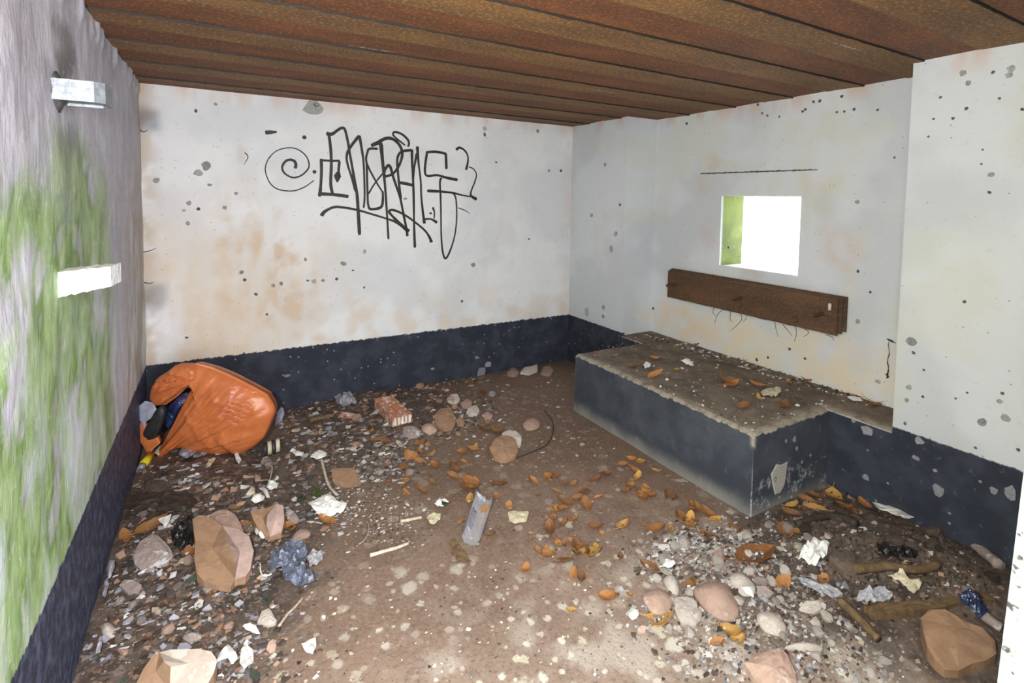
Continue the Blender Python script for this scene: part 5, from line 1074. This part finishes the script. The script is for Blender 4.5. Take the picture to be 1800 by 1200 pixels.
for _ in range(26): x, y = rand_in(Z_RIGHT); pebble(x, y, random.uniform(10, 26), random.choice(['stone_dark']*3+['stone_grey','bark']), 'dark lump in the dirt below the right wall', 'dark lumps below the right wall')
for _ in range(60): x, y = rand_in(Z_NEAR); flake(x, y, random.uniform(10, 24), random.choice(['plaster','plaster','paper','stone_pale']), 'pale flake in the rubble in front of the bench corner', 'flakes near the bench corner')
for _ in range(62): x, y = rand_in(Z_LEFT); flake(x, y, random.uniform(9, 24), random.choice(['plaster','paper','lilac','greyplastic','cream']), 'pale flake in the rubbish along the left wall', 'flakes along the left wall')
for _ in range(46): x, y = rand_in(Z_HEAP); flake(x, y, random.uniform(7, 16), random.choice(['plaster','cream','greyplastic','stone_pale']), 'pale flake in the heap along the back wall', 'flakes along the back wall')
for _ in range(40): x, y = rand_in(Z_OPEN); flake(x, y, random.uniform(5, 11), random.choice(['plaster','paper','cream']), 'small white flake on the open spotted floor', 'flakes on the open floor')
for _ in range(22): x, y = rand_in(Z_FAR); flake(x, y, random.uniform(6, 12), random.choice(['stone_pale','cream','plaster']), 'pale flake on the far floor beside the bench', 'flakes on the far floor')
for _ in range(20): x, y = rand_in(Z_RIGHT); flake(x, y, random.uniform(6, 16), random.choice(['plaster','cream','greyplastic']), 'pale flake on the dark dirt below the right wall', 'flakes below the right wall')
for _ in range(40):
    x, y = rand_in(Z_BENCH); flake(x, y, random.uniform(4, 10), random.choice(['plaster','paper','cream']), 'small white flake on the dirty bench top', 'flakes on the bench top', 'bench')
for _ in range(30): x, y = rand_in(Z_LEFT); shard(x, y, random.uniform(14, 36), random.choice(['glass_g','glass_g','bluewrap','greyplastic']), 'dark glassy shard in the rubbish along the left wall', 'shards along the left wall')

# ------------------------------------------------------------------ crumbs nobody could count
def crumbs(name, label, zones, par=None):
    V, F, Cc = [], [], []
    for P, num, smin, smax, pal, on in zones:
        y0_ = min(q[1] for q in P); y1_ = max(q[1] for q in P)
        for _ in range(num):
            x, y = rand_in(P); sg = (y1_-y0_)*.07 if on == 'floor' else 0; x += random.gauss(0, sg*1.6); y += random.gauss(0, sg); p = place(x, y, on)
            if on == 'floor' and not (.01 < p.x < W-.01 and -3.4 < p.y < -.01 and not (p.x > XB-.01 and YB2-.01 < p.y < YB1+.01)): continue
            s = psize(p, smin+(smax*1.35-smin)*random.random()**2.6); col = random.choice(pal); f = random.uniform(.75, 1.2); col = tuple(min(.9, q*f) for q in col)
            b = len(V); z = zat(p, on); a0 = random.uniform(0, 6.28); e = random.uniform(.25, 1.); tl = random.uniform(-.5, .5)*s
            for k in range(4):
                a = a0+k*math.pi/2+random.uniform(-.4, .4); V.append((p.x+s*.5*math.cos(a), p.y+s*.5*e*math.sin(a), z+(.12*s)+(tl if k < 2 else 0)*.5))
            for k in range(4): v = V[b+k]; V.append((p.x+(v[0]-p.x)*1.1, p.y+(v[1]-p.y)*1.1, z-.003))
            V[b] = (V[b][0], V[b][1], V[b][2]+s*random.uniform(.05, .3))
            F += [(b,b+1,b+2), (b,b+2,b+3)]+[(b+k, b+4+k, b+4+(k+1)%4, b+(k+1)%4) for k in range(4)]; Cc += [col]*8
    me = mesh(name, V, F, ['rubble']); ca = me.color_attributes.new('col', 'FLOAT_COLOR', 'POINT'); buf = []
    for c_ in Cc: buf += list(c_)+[1.]
    ca.data.foreach_set('color', buf)
    return ob(name, me, label=label, cat='rubble', kind='stuff')
DK = [(.05,.035,.028),(.09,.065,.05),(.13,.09,.07),(.16,.12,.10)]; WH = [(.52,.50,.48),(.42,.40,.38),(.64,.63,.63)]; GR = [(.30,.30,.33),(.22,.22,.24),(.40,.40,.46)]; BR = [(.30,.17,.11),(.24,.14,.10),(.38,.25,.18)]
crumbs('floor_crumbs', 'fine crumbs of plaster, dirt and shards strewn over the floor', [
  (Z_LEFT, 4200, 2.5, 12, DK*6+WH+GR*2+BR*2, 'floor'), (Z_HEAP, 2600, 2, 9, DK*6+WH+GR+BR*3, 'floor'), (Z_NEAR, 4000, 2, 10, WH*2+GR+[(.45,.40,.34),(.36,.30,.25),(.28,.22,.18)]*3+DK*2, 'floor'),
  (Z_RIGHT, 2000, 3, 10, DK*5+BR+WH[:1], 'floor'), (Z_OPEN, 900, 1.5, 5, WH+BR+DK, 'floor'), (Z_FAR, 260, 2, 5, BR+WH[:1], 'floor'),
  ([(1170,930),(1260,925),(1330,960),(1330,1010),(1230,1010),(1150,980)], 1100, 2, 8, WH*2+GR*2+DK+BR, 'floor'), ([(620,790),(700,770),(730,800),(700,850),(640,850)], 450, 2, 8, WH*2+GR*2+DK*2, 'floor'), ([(540,830),(640,860),(760,880),(700,960),(560,930)], 700, 2, 5, WH*2+DK, 'floor')])
crumbs('bench_crumbs', 'fine crumbs and dirt along the back of the bench top', [(Z_BENCH, 350, 1.5, 4, WH+DK*2+BR, 'bench'), ([(1140,584),(1560,708),(1560,716),(1400,676),(1250,630),(1135,592)], 500, 2, 6, DK*2+WH+[(.2,.11,.03)], 'bench')])
